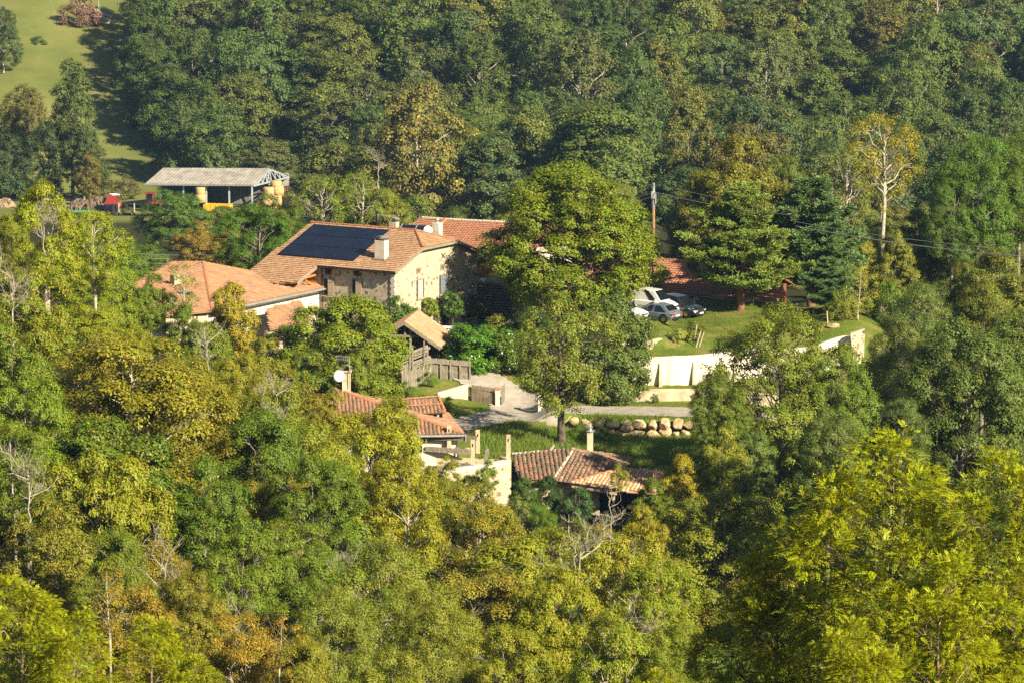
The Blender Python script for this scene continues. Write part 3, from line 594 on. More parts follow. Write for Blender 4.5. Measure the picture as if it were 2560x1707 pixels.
pa = [H(UO, -.43, EZ), H(UO, 3.62, rz(3.62)), H(1.95, VM, RZ), H(12.0, VM, RZ), H(12.6, -4.6, rz(-4.6)), H(7.0, -3.2, rz(-3.2)), H(6.9, -.43, EZ)]
pb = [H(UO, 13.05, EZ), H(12.0, 13.05, EZ), H(12.0, VM, RZ), H(1.95, VM, RZ), H(UO, 8.98, rz(8.98))]
pc = [H(UO, 3.62, rz(3.62)), H(UO, 8.98, rz(8.98)), H(1.95, VM, RZ)]
for k, q in enumerate((pa, pb, pc)): slab(mb, q, .14); tiles(mb, q, L3 if k < 2 else G3, .235, .31, .028, k, .015, 'flat')
mb.build("roof", M['tile_house'], house)
ridge(H(1.95, VM, RZ + .02), H(12.05, VM, RZ + .02), .13, M['ridge_tile'], house); ridge(H(UO, 3.62, rz(3.62) + .02), H(1.95, VM, RZ + .02), .12, M['ridge_tile'], house); ridge(H(UO, 8.98, rz(8.98) + .02), H(1.95, VM, RZ + .02), .12, M['ridge_tile'], house)
mb = MB()
for a, b in [((UO, -.43, EZ), (UO, 3.62, rz(3.62))), ((UO, 3.62, rz(3.62)), (UO, 8.98, rz(8.98))), ((UO, 8.98, rz(8.98)), (UO, 13.05, EZ))]:
    mb.beam(H(*a) - U3 * .13 - L3 * .03, H(*b) - U3 * .13 - L3 * .03, .05, .2)
mb.build("bargeboard", M['wood_grey'], house)
MB().beam(H(6.93, -.5, EZ - .14), H(7.03, -3.2, rz(-3.2) - .14), .05, .26).build("verge_board", M['zinc'], house)
gutter(H(UO, -.52, EZ - .1), H(6.9, -.52, EZ - .1), house, .06, 'dark_metal')
MB().tube([H(6.75, -.08, EZ - .15), H(6.75, -.08, -.8)], [.045] * 2, 7).build("downpipe", M['dark_metal'], house)
mb = MB(); mb.beam(H(7.2, -.2, 4.4), H(8.6, -2.0, 3.9), .14, .16); mb.beam(H(7.25, -.1, 3.2), H(7.3, -1.6, 4.1), .12, .14); mb.beam(H(8.4, -.1, 4.2), H(8.4, -3, 3.7), .12, .16); mb.build("porch_brace", M['wood_orange'], house)
MB().prism([H(7.3, -.05, 2.6), H(11.4, -.05, 2.6), H(11.4, -.05, 4.6), H(7.3, -.05, 4.6)], -G3 * .06).build("porch_boarding", M['wood_orange'], house)
MB().box(H(8.2, -1.2, 3.15), 1.9, .3, .3, L3, G3).build("porch_beam", M['white'], house)
NR = nrm(np.cross(H(0, VM, RZ) - H(0, -.43, EZ), L3)); NR = NR if NR[2] > 0 else -NR
def onroof(px, py): return atp(px, py, H(0, -.43, EZ), NR)
q = [onroof(*p) for p in [(794.8, 565.7), (983.6, 581), (875, 655.5), (686, 638.5)]]
E_ = nrm(-L3); S_ = nrm(H(0, VM, RZ) - H(0, -.43, EZ)); O_ = H(0, -.43, EZ)
cs = np.array([[(p - O_).dot(E_), (p - O_).dot(S_)] for p in q])
v0 = cs[2:, 1].mean(); v1 = cs[:2, 1].mean(); ua = (cs[0, 0] + cs[3, 0]) / 2; ub = (cs[1, 0] + cs[2, 0]) / 2
def RP(u, v, h): return O_ + E_ * u + S_ * v + NR * h
for r_ in range(3):
    for c_ in range(8):
        a = ua + (ub - ua) * c_ / 8; b = ua + (ub - ua) * (c_ + 1) / 8; lo = v0 + (v1 - v0) * r_ / 3; hi = v0 + (v1 - v0) * (r_ + 1) / 3
        pn = MB().box(RP((a + b) / 2, (lo + hi) / 2, .15), b - a - .03, hi - lo - .06, .04, E_, S_, NR).build("solar_panel", M['solar'], house)
mb = MB()
for r_ in range(4): mb.box(RP((ua + ub) / 2, v0 + (v1 - v0) * r_ / 3, .12), ub - ua + .06, .03, .05, E_, S_, NR)
mb.build("panel_rails", M['dark_metal'], house)
def chimney(root, c, ax, w, d, h, mat, cap=True, below=.8, capmat='zinc'):
    ay = np.cross(U3, ax); ch = MB().box(c + U3 * (h - below) / 2, w, d, h + below, ax, ay).build("chimney", mat, root, bevel=.02)
    if cap:
        m2 = MB()
        for i in (-1, 1):
            for j in (-1, 1): m2.box(c + U3 * (h + .1) + ax * i * (w / 2 - .06) + ay * j * (d / 2 - .06), .05, .05, .2, ax, ay)
        th = np.linspace(-1, 1, 6); V = [c + ax * t * (w / 2 + .08) + ay * s * (d / 2 + .06) + U3 * (h + .2 + .12 * (1 - t * t)) for s in (-1, 1) for t in th]
        m2.add(V + [v + U3 * .03 for v in V], [(i, i + 1, i + 7, i + 6) for i in range(5)] + [(i + 12, i + 18, i + 19, i + 13) for i in range(5)]); m2.build("cowl", M[capmat], ch)
        MB().box(c + U3 * (h + .02), w * .8, d * .8, .06, ax, ay).build("flue_top", M['dark_in'], ch)
    return ch
cb = onroof(948, 651); chimney(house, cb + G3 * .35, L3, .95, .62, 1.55, M['white'])
MB().box(cb + G3 * .3 + U3 * .1, 1.1, .85, .1, L3, G3).build("flashing", M['zinc'], house)
cb = onroof(984, 574); cb = H(4.0, 6.9, RZ - .2); chimney(house, atp(985, 572, H(0, 7.2, 0), G3), L3, .7, .5, .55, M['cream_wall'])
cc = atp(1093, 588, H(0, 8.2, 0), G3); chimney(house, cc, L3, .68, .55, 1.0, M['white'], below=1.6, cap=False)
MB().lathe(cc + U3 * 1.0, [(.1, 0), (.1, .25), (.2, .25), (.16, .32)], 10).build("chimney_pot", M['zinc'], house)
# flue, antenna, dish
fb = atp(944, 572, H(0, 7.6, 0), G3); MB().lathe(fb - U3 * .8, [(.13, 0), (.13, 2.0), (.11, 2.02), (.11, 2.1), (.21, 2.12), (.19, 2.2)], 12).build("flue", M['dark_metal'], house, True)
ab = atp(985, 552, H(0, 7.2, 0), G3); mb = MB().tube([ab - U3 * .5, ab + U3 * .42], [.02] * 2, 5); mb.tube([ab + U3 * .38 - E_ * 1.3, ab + U3 * .38 + E_ * .15], [.018] * 2, 5)
for k in range(7): mb.tube([ab + U3 * .38 - E_ * k * .2 - S_ * .18, ab + U3 * .38 - E_ * k * .2 + S_ * .18], [.01] * 2, 4)
mb.build("antenna", M['zinc'], house)
def dish(root, c, d, r, mat='plastic'):
    d = nrm(d); pr = [(.02, 0)] + [(r * t, .18 * r * t * t) for t in (.3, .6, .85, 1)] + [(r * 1.0, .18 * r + .015), (r * .6, .09 * r + .02)]
    o = MB().lathe(c, pr, 20, d).build("satellite_dish", M[mat], root, True); MB().tube([c - d * .02, c - d * .3 - U3 * .25], [.025] * 2, 6).build("dish_arm", M['zinc'], o); return o
dc = atp(1069.5, 577, H(0, 7.6, 0), G3); dish(house, dc, (.35, -.9, .2), .38)
# openings
GN = -L3
def gw(px, py): return atp(px, py, C0, GN)
def opening(root, c, ax, nn, w, h, leafs, frame='wood_brown', glass='window', sill=True):
    fr = MB().box(c + nn * .02, w + .12, .08, h + .12, ax, nn).build("window", M[frame], root)
    MB().box(c + nn * .05, w - .06, .06, h - .06, ax, nn).build("pane", M[glass], fr)
    if sill: MB().box(c + nn * .08 - U3 * (h / 2 + .09), w + .3, .2, .07, ax, nn).build("sill", M['cream_wall'], fr)
    for off, lw, mt, ang in leafs:
        a2 = nrm(ax * math.cos(ang) + nn * math.sin(ang)); sh = MB().box(c + ax * off + nn * (.12 + abs(math.sin(ang)) * lw * .4), lw, .045, h + .04, a2, np.cross(U3, a2))
        for zz in (-.32, .32): sh.box(c + ax * off + nn * (.155 + abs(math.sin(ang)) * lw * .4) + U3 * zz * h, lw * .9, .02, .07, a2, np.cross(U3, a2))
        sh.build("shutter", M[mt], root)
opening(house, gw(1050, 722), G3, GN, .95, 1.4, [(-.12, .72, 'shutter_grey', 0)], 'wood_brown', 'dark_in')
opening(house, gw(1107, 711), G3, GN, 1.0, 1.45, [(-.25, .5, 'shutter_blue', 0), (.26, .5, 'shutter_blue', 0)])
opening(house, gw(1045, 677), G3, GN, .5, .36, [], 'shutter_wood', 'wood_brown', False); opening(house, gw(1105, 667.5), G3, GN, .5, .4, [], 'shutter_wood', 'wood_brown', False)
opening(house, gw(1050.5, 799), G3, GN, .85, .95, [(-.72, .42, 'shutter_blue', .9), (.72, .42, 'shutter_grey', -.5)], 'wood_orange')
opening(house, gw(1170, 777.5), G3, GN, .95, 1.15, [(-.75, .5, 'shutter_blue', .2), (.75, .5, 'shutter_blue', -.2)], 'wood_orange', 'dark_in')
dr = MB().box(gw(1112, 800) + GN * .02, 1.15, .08, 2.5, G3, GN).build("door", M['wood_brown'], house); MB().box(gw(1112, 800) + GN * .07 + G3 * .0, .8, .04, 2.3, G3, GN).build("door_glass", M['dark_in'], dr)
MB().box(gw(1049.5, 828.5) + GN * .02, .6, .08, .35, G3, GN).build("cellar_vent", M['rust'], house)
mb = MB(); cq = gw(1107, 640) + GN * .04; mb.beam(cq - G3 * .25 - U3 * .2, cq + G3 * .25 + U3 * .2, .05, .05); mb.beam(cq + G3 * .25 - U3 * .2, cq - G3 * .25 + U3 * .2, .05, .05); mb.build("wall_anchor", M['dark_metal'], house)
LN = -G3
def lw(px, py): return atp(px, py, C0, LN)
opening(house, lw(821, 678), L3, LN, .5, .48, [], 'wood_brown', 'dark_in', False); opening(house, lw(892, 682.5), L3, LN, .45, .42, [], 'wood_brown', 'dark_in', False)
opening(house, lw(822, 717), L3, LN, .85, 1.35, [(-.3, .55, 'shutter_wood', .12)], 'shutter_grey', 'dark_in'); opening(house, lw(893, 721), L3, LN, .8, 1.4, [(-.22, .52, 'shutter_wood', .12)], 'shutter_blue', 'dark_in')
mb = MB()
for i in range(22): mb.box(H(.05, -.03, .2 + i * .22), .3 + .16 * (i % 2), .12, .2, L3, G3)
mb.build("corner_stones", M['white'], house)

# ------------------------------------------------------------------ second house behind, red tiles
A2 = atz(1056, 545, 6.3); B2 = atz(1113.7, 549.5, 6.3)
house2 = thing("tiled_house", at(1113, 760, 322), "house with red-brown hipped tile roof half hidden behind the big lime tree", "house")
R2 = nrm(B2 - A2); F2 = np.array([R2[1], -R2[0], 0]); F2 = F2 if F2[1] < 0 else -F2
ez2 = 5.4; Rt = atz(1247, 583, 7.4); E1 = atz(1236, 630, ez2); hipb = B2 + F2 * 5.6 - U3 * 2.6; hipl = A2 + F2 * 5.6 - U3 * 2.6
mb = MB(); V1 = [B2, hipb, E1, E1 + G3 * 0 + np.array([6, -1.2, 0]), B2 + np.array([13, -3.5, -.9])]
X1 = nrm(np.array([B2[0] * 0 + math.cos(R(22)), -math.sin(R(22)), 0])); D1 = np.array([X1[1], -X1[0], 0]); D1 = D1 if D1[1] < 0 else -D1
pr = [B2, B2 + X1 * 10, B2 + X1 * 10 + D1 * 6.6 - U3 * 2.2, B2 + D1 * 6.6 - U3 * 2.2]
pl = [B2, A2, A2 - R2 * 1.5 + F2 * 6.6 - U3 * 2.2, B2 + D1 * 6.6 - U3 * 2.2]
pr2 = [B2, B2 + X1 * 10, B2 + X1 * 10 - D1 * 6 - U3 * 2.4, A2 - D1 * 6 - U3 * 2.4, A2]
for k, (q, e) in enumerate(((pr, X1), (pl, R2), (pr2, X1))): slab(mb, q, .14); tiles(mb, q, e, .27, .34, .035, 20 + k, .015, 'flat')
mb.build("roof", M['tile_red'], house2)
ridge(B2, pr[3] + U3 * .05, .2, M['ridge_tile'], house2); ridge(B2, B2 + X1 * 10, .15, M['mortar'], house2); ridge(A2, B2, .15, M['mortar'], house2)
w0 = B2 + D1 * 6.0 - U3 * 2.3
MB().prism([w0 - X1 * 0 - U3 * 5.6, w0 + X1 * 9.6 - U3 * 5.6, w0 + X1 * 9.6, w0], -D1 * 11).build("wall", M['white'], house2)
MB().box(w0 + X1 * 4.8 + D1 * .06 - U3 * .75, 9.5, .1, 1.4, X1, D1).build("timber_cladding", M['wood_orange'], house2)
mb = MB()
for i in range(11): mb.box(w0 + X1 * 4.6 + D1 * .5 - U3 * (2.0 + i * .24), 9.0, .7, .15, X1, D1, rnd=i / 11)
tag(mb.build("plank_stack", M['wood_grey']), "stack of pale sawn planks under the eaves of the red-roofed house", "planks")
n2 = nrm(np.cross(pl[1] - pl[0], pl[3] - pl[0])); n2 = n2 if n2[2] > 0 else -n2
for k in range(3):
    c4 = [atp(*p, B2 + n2 * .2, n2) for p in [(970 + 38 * k, 561 + 2 * k), (1006 + 38 * k, 563 + 2 * k), (994 + 38 * k, 586 + 2 * k), (958 + 38 * k, 584 + 2 * k)]]
    MB().prism(c4, n2 * .06).build("solar_collector", M['solar'], house2)
    MB().tube([c4[1] + n2 * .08, c4[2] + n2 * .08], [.05] * 2, 5).build("collector_frame", M['zinc'], house2)

# ------------------------------------------------------------------ cottage behind the cars
ca = atz(1590, 644, 3.55); cbp = atz(1725, 655, 3.55); X4 = nrm(cbp - ca); D4 = np.array([X4[1], -X4[0], 0]); D4 = D4 if D4[1] < 0 else -D4
cot = thing("cottage", ca + D4 * 4 - U3 * 4.2, "low cottage with red-brown pantile roof and railing behind the parked cars", "house")
mb = MB(); q = [ca - X4 * 3.2, ca + X4 * 12.5, ca + X4 * 12.5 + D4 * 5.2 - U3 * 1.9, ca - X4 * 3.2 + D4 * 5.2 - U3 * 1.9]; slab(mb, q, .12); tiles(mb, q, X4, .27, .36, .05, 31, .01)
q = [ca - X4 * 3.2, ca + X4 * 12.5, ca + X4 * 12.5 - D4 * 5 - U3 * 1.9, ca - X4 * 3.2 - D4 * 5 - U3 * 1.9]; slab(mb, q, .12); tiles(mb, q, X4, .27, .36, .05, 32, .01); mb.build("roof", M['tile_red'], cot); ridge(ca - X4 * 3.2, ca + X4 * 12.5, .15, M['ridge_tile'], cot)
wb = ca + D4 * 4.2 - U3 * 1.75
MB().prism([wb - X4 * 3 - U3 * 3.2, wb + X4 * 12.2 - U3 * 3.2, wb + X4 * 12.2, wb - X4 * 3], -D4 * 8.2).build("wall", M['cladding'], cot)
gutter(ca - X4 * 3.2 + D4 * 5.25 - U3 * 2.0, ca + X4 * 12.5 + D4 * 5.25 - U3 * 2.0, cot)
mb = MB(); rl = wb + D4 * .9 - U3 * .9
mb.beam(rl, rl + X4 * 6.5, .08, .08); mb.beam(rl - U3 * .75, rl + X4 * 6.5 - U3 * .75, .08, .08)
for i in range(22): mb.box(rl + X4 * i * .3 - U3 * .38, .06, .05, .8, X4, D4)
mb.build("railing", M['shutter_grey'], cot); MB().box(wb + X4 * 3 - U3 * 2.4 + D4 * .5, 14, .9, 1.6, X4, D4).build("terrace_base", M['cladding'], cot)
MB().box(wb + X4 * 10 - U3 * 1.2 + D4 * .06, 1.1, .1, 1.9, X4, D4).build("door", M['wood_orange'], cot)
# picnic bench by the cottage
pb_ = gpix(1905, 758, 290, 330); pc_ = thing("picnic_table", pb_, "brown timber picnic table on the lawn behind the pine trunk", "table")
MB().box(pb_ + U3 * .75, 3.4, .7, .06, X4, D4).build("tabletop", M['rust'], pc_)
for s in (-1, 1): MB().box(pb_ + U3 * .45 + D4 * s * .65, 3.4, .25, .05, X4, D4).build("seat", M['rust'], pc_); MB().box(pb_ + U3 * .37 + X4 * s * 1.2, .12, 1.3, .75, X4, D4).build("leg", M['wood_post'], pc_)

# ------------------------------------------------------------------ annexe (left)
A = atz(508, 657, 5.2); B = atz(818, 717, 3.4); Cc = atz(530, 778, 3.4); Rr = atz(428, 657, 5.2); Vv = atz(330, 711, 4.35); E2 = atz(400, 792, 3.5)
ann = thing("annex_building", (A[0], A[1] - 6, .2), "long low annexe with orange canal tile roof joining the farmhouse", "house")
mb = MB()
for k, (q, e) in enumerate((([A, Cc, B], B - Cc), ([A, Rr, Vv, E2, Cc], Cc - E2))):
    if k == 1:
        for tri in ([A, Rr, Vv], [A, Vv, E2], [A, E2, Cc]): slab(mb, tri, .1); tiles(mb, tri, nrm((Cc - E2) * np.array([1, 1, 0])), .24, .42, .07, 41 + tri[1][0], .0)
    else: slab(mb, q, .12); tiles(mb, q, e, .24, .42, .07, 40, .0)
q = [A, B, B + np.array([-1, 2.2, -.6]), A + np.array([-1, 4, -1.5]), Rr + np.array([-1, 4, -1.5]), Rr]
for tri in ([A, B, q[2]], [A, q[2], q[3]], [A, q[3], q[4]], [A, q[4], Rr]): slab(mb, tri, .1)
mb.build("roof", M['tile_annex'], ann)
ridge(A, Cc, .17, M['ridge_tile'], ann); ridge(A, B, .13, M['ridge_tile'], ann); ridge(A, Rr, .14, M['ridge_tile'], ann)
gutter(B - U3 * .12 + np.array([.15, -.05, 0]), Cc - U3 * .12 + np.array([.15, -.05, 0]), ann, .09)
ed = nrm(B - Cc); en = np.array([ed[1], -ed[0], 0])
MB().prism([Cc - en * .5 - U3 * 4.5, B - en * .5 - U3 * 4.5, B - en * .5 - U3 * .22, Cc - en * .5 - U3 * .22], -en * .4).build("wall", M['white'], ann)
MB().prism([Cc - en * .6 - U3 * 4.5, E2 - U3 * 4.5 + np.array([.4, .4, 0]), E2 - U3 * .3 + np.array([.4, .4, 0]), Cc - en * .6 - U3 * .3], np.array([0, .4, 0])).build("side_wall", M['rubble_ruin'], ann)
MB().prism([Vv - U3 * 4 + np.array([.4, .4, 0]), E2 - U3 * 4 + np.array([.4, .4, 0]), E2 - U3 * .3 + np.array([.4, .4, 0]), Vv - U3 * .3 + np.array([.4, .4, 0])], np.array([.4, .1, 0])).build("end_wall", M['rubble_ruin'], ann)
nl = nrm(np.cross(Vv - A, E2 - A)); nl = nl if nl[2] > 0 else -nl
for px, py in ((357, 729), (462, 731)):
    c = atp(px, py, A + nl * .12, nl); e = nrm(Cc - E2); s = np.cross(nl, e); MB().box(c, .7, .95, .07, e, s, nl).build("skylight", M['window'], ann)
chimney(ann, atp(438, 712, A, nl), nrm((Cc - E2) * np.array([1, 1, 0])), .6, .6, .75, M['cream_wall'], False)
# lower lean-to roof below the annexe eave
l1 = at(752, 752, 299.2); l2 = at(668, 772, 295.6); l3 = at(675, 824, 291); l4 = at(775, 802, 294)
lt = thing("lean_to", (l3[0], l3[1], g1(l3[0], l3[1])), "lean-to with orange tile roof under the white annexe wall", "shed"); mb = MB()
for tri in ([l1, l2, l3], [l1, l3, l4]): slab(mb, tri, .1); tiles(mb, tri, nrm((l4 - l3) * np.array([1, 1, 0])), .24, .42, .07, 51, 0)
mb.build("roof", M['tile_annex'], lt); MB().prism([l3 - U3 * 2 + en * -.3, l4 - U3 * 2 + en * -.3, l4 - U3 * .15 - en * .3, l3 - U3 * .15 - en * .3], -en * .25).build("wall", M['rubble_ruin'], lt)

# ------------------------------------------------------------------ timber shed with open gable
s0 = atz(1010.5, 804, 2.9); s1 = atz(1101, 868, 1.0); sx = nrm((s1 - s0) * np.array([1, 1, 0])); sy = np.array([-sx[1], sx[0], 0]); hw = np.dot(s1 - s0, sx); dz = s1[2] - s0[2]
shed = thing("wooden_shed", (s0[0], s0[1], g1(s0[0], s0[1])), "weathered timber shed with an open gable and sagging tile roof", "shed"); mb = MB()
s0L = s0 - sx * hw * 1.1 + U3 * dz * 1.0
for k, e_ in enumerate((s1, s0L)):
    q = [s0, e_, e_ + sy * 6, s0 + sy * 6]; slab(mb, q, .09); tiles(mb, q, sy, .24, .42, .07, 61 + k, 0)
mb.build("roof", M['tile_annex'], shed)
mb = MB()
for e_ in (s1, s0L):
    mb.beam(s0 - U3 * .16 - sy * .04, e_ - U3 * .16 - sy * .04, .08, .16)
    for d_ in (.9, 2.1, 3.6): mb.beam(s0 - U3 * .2 + sy * d_, e_ - U3 * .2 + sy * d_, .1, .14)
mid = s0 - U3 * 1.15; mb.beam(mid - sx * hw * .7 + sy * .3, mid + sx * hw * .62 + sy * .3, .14, .16); mb.beam(s0 - U3 * .2 + sy * .3, mid + sy * .3 - U3 * .2, .12, .12)
for t in (.35, .7):
    mb.beam(s0 + (s1 - s0) * t - U3 * .22 - sy * .1, s0 + (s1 - s0) * t - U3 * .22 + sy * 5.8, .12, .14)
mb.build("roof_frame", M['wood_grey'], shed)
gl = lambda p: g1(p[0], p[1])
for t in (-1.0, -.45, .15, .62):
    p = s0 + sx * hw * t + sy * .35; top = s0[2] - abs(t) * abs(dz) - .2; MB().beam(np.array([p[0], p[1], gl(p) - .2]), np.array([p[0], p[1], top]), .16, .16).build("post", M['wood_grey'], shed)
p = s0 + sy * 4.5; MB().prism([p - sx * hw - U3 * 4.5, p + sx * hw * .9 - U3 * 4.5, p + sx * hw * .9 + U3 * (dz * .9 - .2), p - U3 * .25, p - sx * hw + U3 * (dz - .2)], sy * .15).build("back_wall", M['wood_brown'], shed)
# plank screen and hay-rack boards in front of the shed
def boards(name, label, cat, a, b, h, mat, n, ragged=.12, vertical=True, rails=2, seed=1, posts=0, top=None):
    a = np.array(a, float); b = np.array(b, float); Lh = np.linalg.norm((b - a)[:2]); ax = nrm((b - a) * np.array([1, 1, 0])); ay = np.cross(U3, ax); t = thing(name, a, label, cat); rs = random.Random(seed); mb = MB()
    for i in range(n):
        f = (i + .5) / n; c = a + (b - a) * f; hh = h * (1 + rs.uniform(-ragged, ragged)); wv = Lh / n * rs.uniform(.72, .97)
        if vertical: mb.box(c + U3 * hh / 2 + ay * rs.uniform(-.015, .015), wv, .03, hh, nrm(ax + U3 * rs.uniform(-.04, .04)), ay, rnd=rs.random())
    mb.build("boards", M[mat], t); r2 = MB()
    for k in range(rails): zz = h * (.25 + .5 * k / max(1, rails - 1)); r2.beam(a + U3 * zz + ay * .05, b + U3 * zz + ay * .05, .05, .09)
    if rails: r2.build("rail", M[mat], t)
    for k in range(posts):
        c = a + (b - a) * k / (posts - 1) + ay * (-.09); MB().box(c + U3 * (h * .5 - .1), .13, .1, h * 1.02 + .2, ax, ay).build("post", M['wood_grey'], t)
    return t
b0 = gpix(1004, 968, 270, 300); b1 = gpix(1078, 962, 270, 300)
boards("board_screen", "ragged screen of pale upright boards at the foot of the timber shed", "fence", b0, b1, 1.35, 'wood_grey', 17, .12, seed=3)
hr0 = at(1000, 930, b0[1] + .6); hr1 = at(1076, 902, b1[1] + 1.2)
hr = thing("plank_rack", (hr0[0], hr0[1], gl(hr0)), "rack of loose horizontal grey planks in front of the timber shed", "rack")
rs = random.Random(5); mb = MB()
for k in range(9):
    z = -.1 + k * .17; mb.beam(hr0 + U3 * (z + rs.uniform(-.1, .1)) + (hr1 - hr0) * rs.uniform(-.06, .1), hr0 + (hr1 - hr0) * rs.uniform(.85, 1.05) + U3 * (z + rs.uniform(-.12, .12)), .04, rs.uniform(.08, .2), rs.random())
mb.build("planks", M['wood_grey'], hr)
for f in (.33, .42, .8):
    c = hr0 + (hr1 - hr0) * f + np.array([0, -.12, 0]); MB().box(np.array([c[0], c[1], (gl(c) + c[2] + 1.7) / 2]), .12, .1, c[2] + 1.7 - gl(c)).build("post", M['wood_grey'], hr)
f0 = gpix(1078, 945, 270, 300); f1 = gpix(1175, 950, 270, 300); f1[2] -= .1
fn = boards("picket_fence", "grey weathered picket fence with a wide top band beside the drive", "fence", f0, f1, 1.55, 'wood_grey', 34, .03, rails=2, seed=7, posts=5)
MB().beam(f0 + U3 * 1.35 + np.array([0, -.1, 0]), f1 + U3 * 1.35 + np.array([0, -.1, 0]), .04, .38).build("top_band", M['wood_grey'], fn)
# sloping white garden wall, boarded gate, pillars and open gate leaf
w0 = gpix(1093, 992, 262, 300); w1 = gpix(1170, 999, 262, 300)
gwl = thing("garden_wall", w1, "white rendered garden wall sloping down beside the boarded fence", "wall")
MB().prism([w0 - U3 * .4, w1 - U3 * .6, at(1172, 957, w1[1]), at(1150, 965, w1[1] - .05), at(1095, 981, w0[1])], np.array([0, .28, 0])).build("wall_face", M['white'], gwl)
p1 = gpix(1176, 1000, 262, 300); MB().box(p1 + U3 * .55, .14, .14, 1.3).build("end_post", M['wood_post'], gwl)
g0 = gpix(1179, 1003, 262, 300); g1_ = gpix(1237, 1013, 262, 300)
boards("boarded_fence", "brown close-boarded fence between the white wall and gate pillar", "fence", g0, g1_, 1.28, 'wood_brown', 19, .03, rails=2, seed=9)
def pillar(px, py, lab):
    b = gpix(px, py, 262, 300); t = thing("gate_pillar", b, lab, "pillar", "pillars of the drive gate"); MB().box(b + U3 * .6, .34, .34, 1.4).build("shaft", M['white'], t, bevel=.01)
    mb = MB(); mb.add([b + np.array([x * .25, y * .25, 1.3]) for x, y in ((-1, -1), (1, -1), (1, 1), (-1, 1))] + [b + np.array([x * .25, y * .25, 1.35]) for x, y in ((-1, -1), (1, -1), (1, 1), (-1, 1))] + [b + U3 * 1.47], [(3, 2, 1, 0), (0, 1, 5, 4), (1, 2, 6, 5), (2, 3, 7, 6), (3, 0, 4, 7), (4, 5, 8), (5, 6, 8), (6, 7, 8), (7, 4, 8)]); mb.build("cap", M['ridge_tile'], t); return b
pA = pillar(1244, 1015, "white gate pillar with tile cap joined to the boarded fence"); pB = pillar(1351, 1026, "white gate pillar with tile cap beside the walnut tree")
boards("gate_leaf", "open grey board gate leaf swung back from the pillar by the fence", "gate", pA + np.array([.3, .1, .06]), gpix(1262, 1000, 262, 300) + U3 * .05, 1.3, 'wood_grey', 7, .02, rails=2, seed=11)
boards("gate_leaf", "brown board gate leaf standing open behind the walnut trunk", "gate", pB + np.array([.3, .1, .06]), pB + np.array([1.5, .9, .1]), 1.2, 'wood_brown', 8, .02, rails=2, seed=12)

# ------------------------------------------------------------------ retaining walls on the terraces
def rwall(name, label, xs, yf, top, bot, th, mat, cap=None, groups='terrace walls'):
    t = thing(name, (xs[0], yf(xs[0]), bot(xs[0])), label, "wall"); mb = MB(); V = []; n = len(xs)
    for x in xs:
        y = float(yf(x)); a = float(top(x)); b = float(bot(x)); V += [(x, y, b), (x, y + .06, a), (x, y + th, a), (x, y + th, b)]
    F = []
    for i in range(n - 1):
        for k in range(4): F.append((i * 4 + k, i * 4 + (k + 1) % 4, i * 4 + 4 + (k + 1) % 4, i * 4 + 4 + k))
    F += [(0, 3, 2, 1), ((n - 1) * 4, (n - 1) * 4 + 1, (n - 1) * 4 + 2, (n - 1) * 4 + 3)]
    mb.add(V, F); mb.build("wall_face", mat, t); return t
xa = np.linspace(5.4, 22, 24); topA = lambda x: g1(x, 285.0) + .06 + .03 * math.sin(x * 1.3)
rwall("low_terrace_wall", "low cream rendered terrace wall just above the lane", xa, yA, topA, lambda x: g1(x, 283.6) - .5, .35, M['cream_wall'])
xb = np.linspace(4.4, 27.2, 120)
tw = rwall("retaining_wall", "tall cream white retaining wall with slim buttresses below the lawn", xb, yB, lambda x: max(g1(x, float(yB(x)) + 1.0) + .06, float(at(1600, 902 - (x - 9) * 1.1, float(yB(x)))[2]) if x < 16 else -99), lambda x: g1(x, float(yB(x)) - .4) - .5, .4, M['white_wall'])
for px in (1656, 1741, 1850):
    x = (px - 1280) / FPX * 286.3; y = float(yB(x)); zb = g1(x, y - .5); MB().add([(x - .13, y, zb - .3), (x + .13, y, zb - .3), (x + .10, y, zb + 1.75), (x - .10, y, zb + 1.75), (x - .13, y - .55, zb - .3), (x + .13, y - .55, zb - .3), (x + .08, y - .04, zb + 1.75), (x - .08, y - .04, zb + 1.75)], [(0, 4, 7, 3), (1, 2, 6, 5), (4, 5, 6, 7), (3, 7, 6, 2), (0, 1, 5, 4)]).build("buttress", M['cream_wall'], tw)
xc = np.linspace(7.2, 11.6, 14)
rwall("curved_terrace_wall", "short curved cream wall at the edge of the upper lawn", xc, lambda x: 289.0 + .35 * max(0, (x - 10)) ** 2, lambda x: g1(x, 290) + .05 - .15 * max(0, x - 10.6), lambda x: g1(x, 288.6) - .4, .3, M['cream_wall'])
# boulders
def boulder(p, sx_, sy_, sz_, seed, lab):
    rs = np.random.RandomState(seed); t = bpy.data.meshes.new("boulder"); import bmesh
    bm = bmesh.new(); bmesh.ops.create_icosphere(bm, subdivisions=3, radius=1); pl_ = [(sph(rs, 1)[0], rs.uniform(.5, .82)) for _ in range(15)]
    for v in bm.verts:
        c = np.array(v.co); c = np.sign(c) * np.abs(c) ** .72
        for n_, d_ in pl_:
            e = c.dot(n_) - d_
            if e > 0: c = c - n_ * e * .97
        v.co = Vector((c[0] * sx_, c[1] * sy_, c[2] * sz_))
    bm.to_mesh(t); bm.free(); t.materials.append(M['limestone']); o = bpy.data.objects.new("boulder", t); COL.objects.link(o); o.location = tuple(map(float, p)); o.rotation_euler = (rs.uniform(-.15, .15), rs.uniform(-.2, .2), rs.uniform(-.3, .3)); return tag(o, lab, "boulder", "boulders of the rock wall below the lane")
ordn = ["first", "second", "third", "fourth", "fifth", "sixth", "seventh", "eighth", "ninth", "tenth", "eleventh", "twelfth", "thirteenth", "fourteenth"]
rs = random.Random(3)
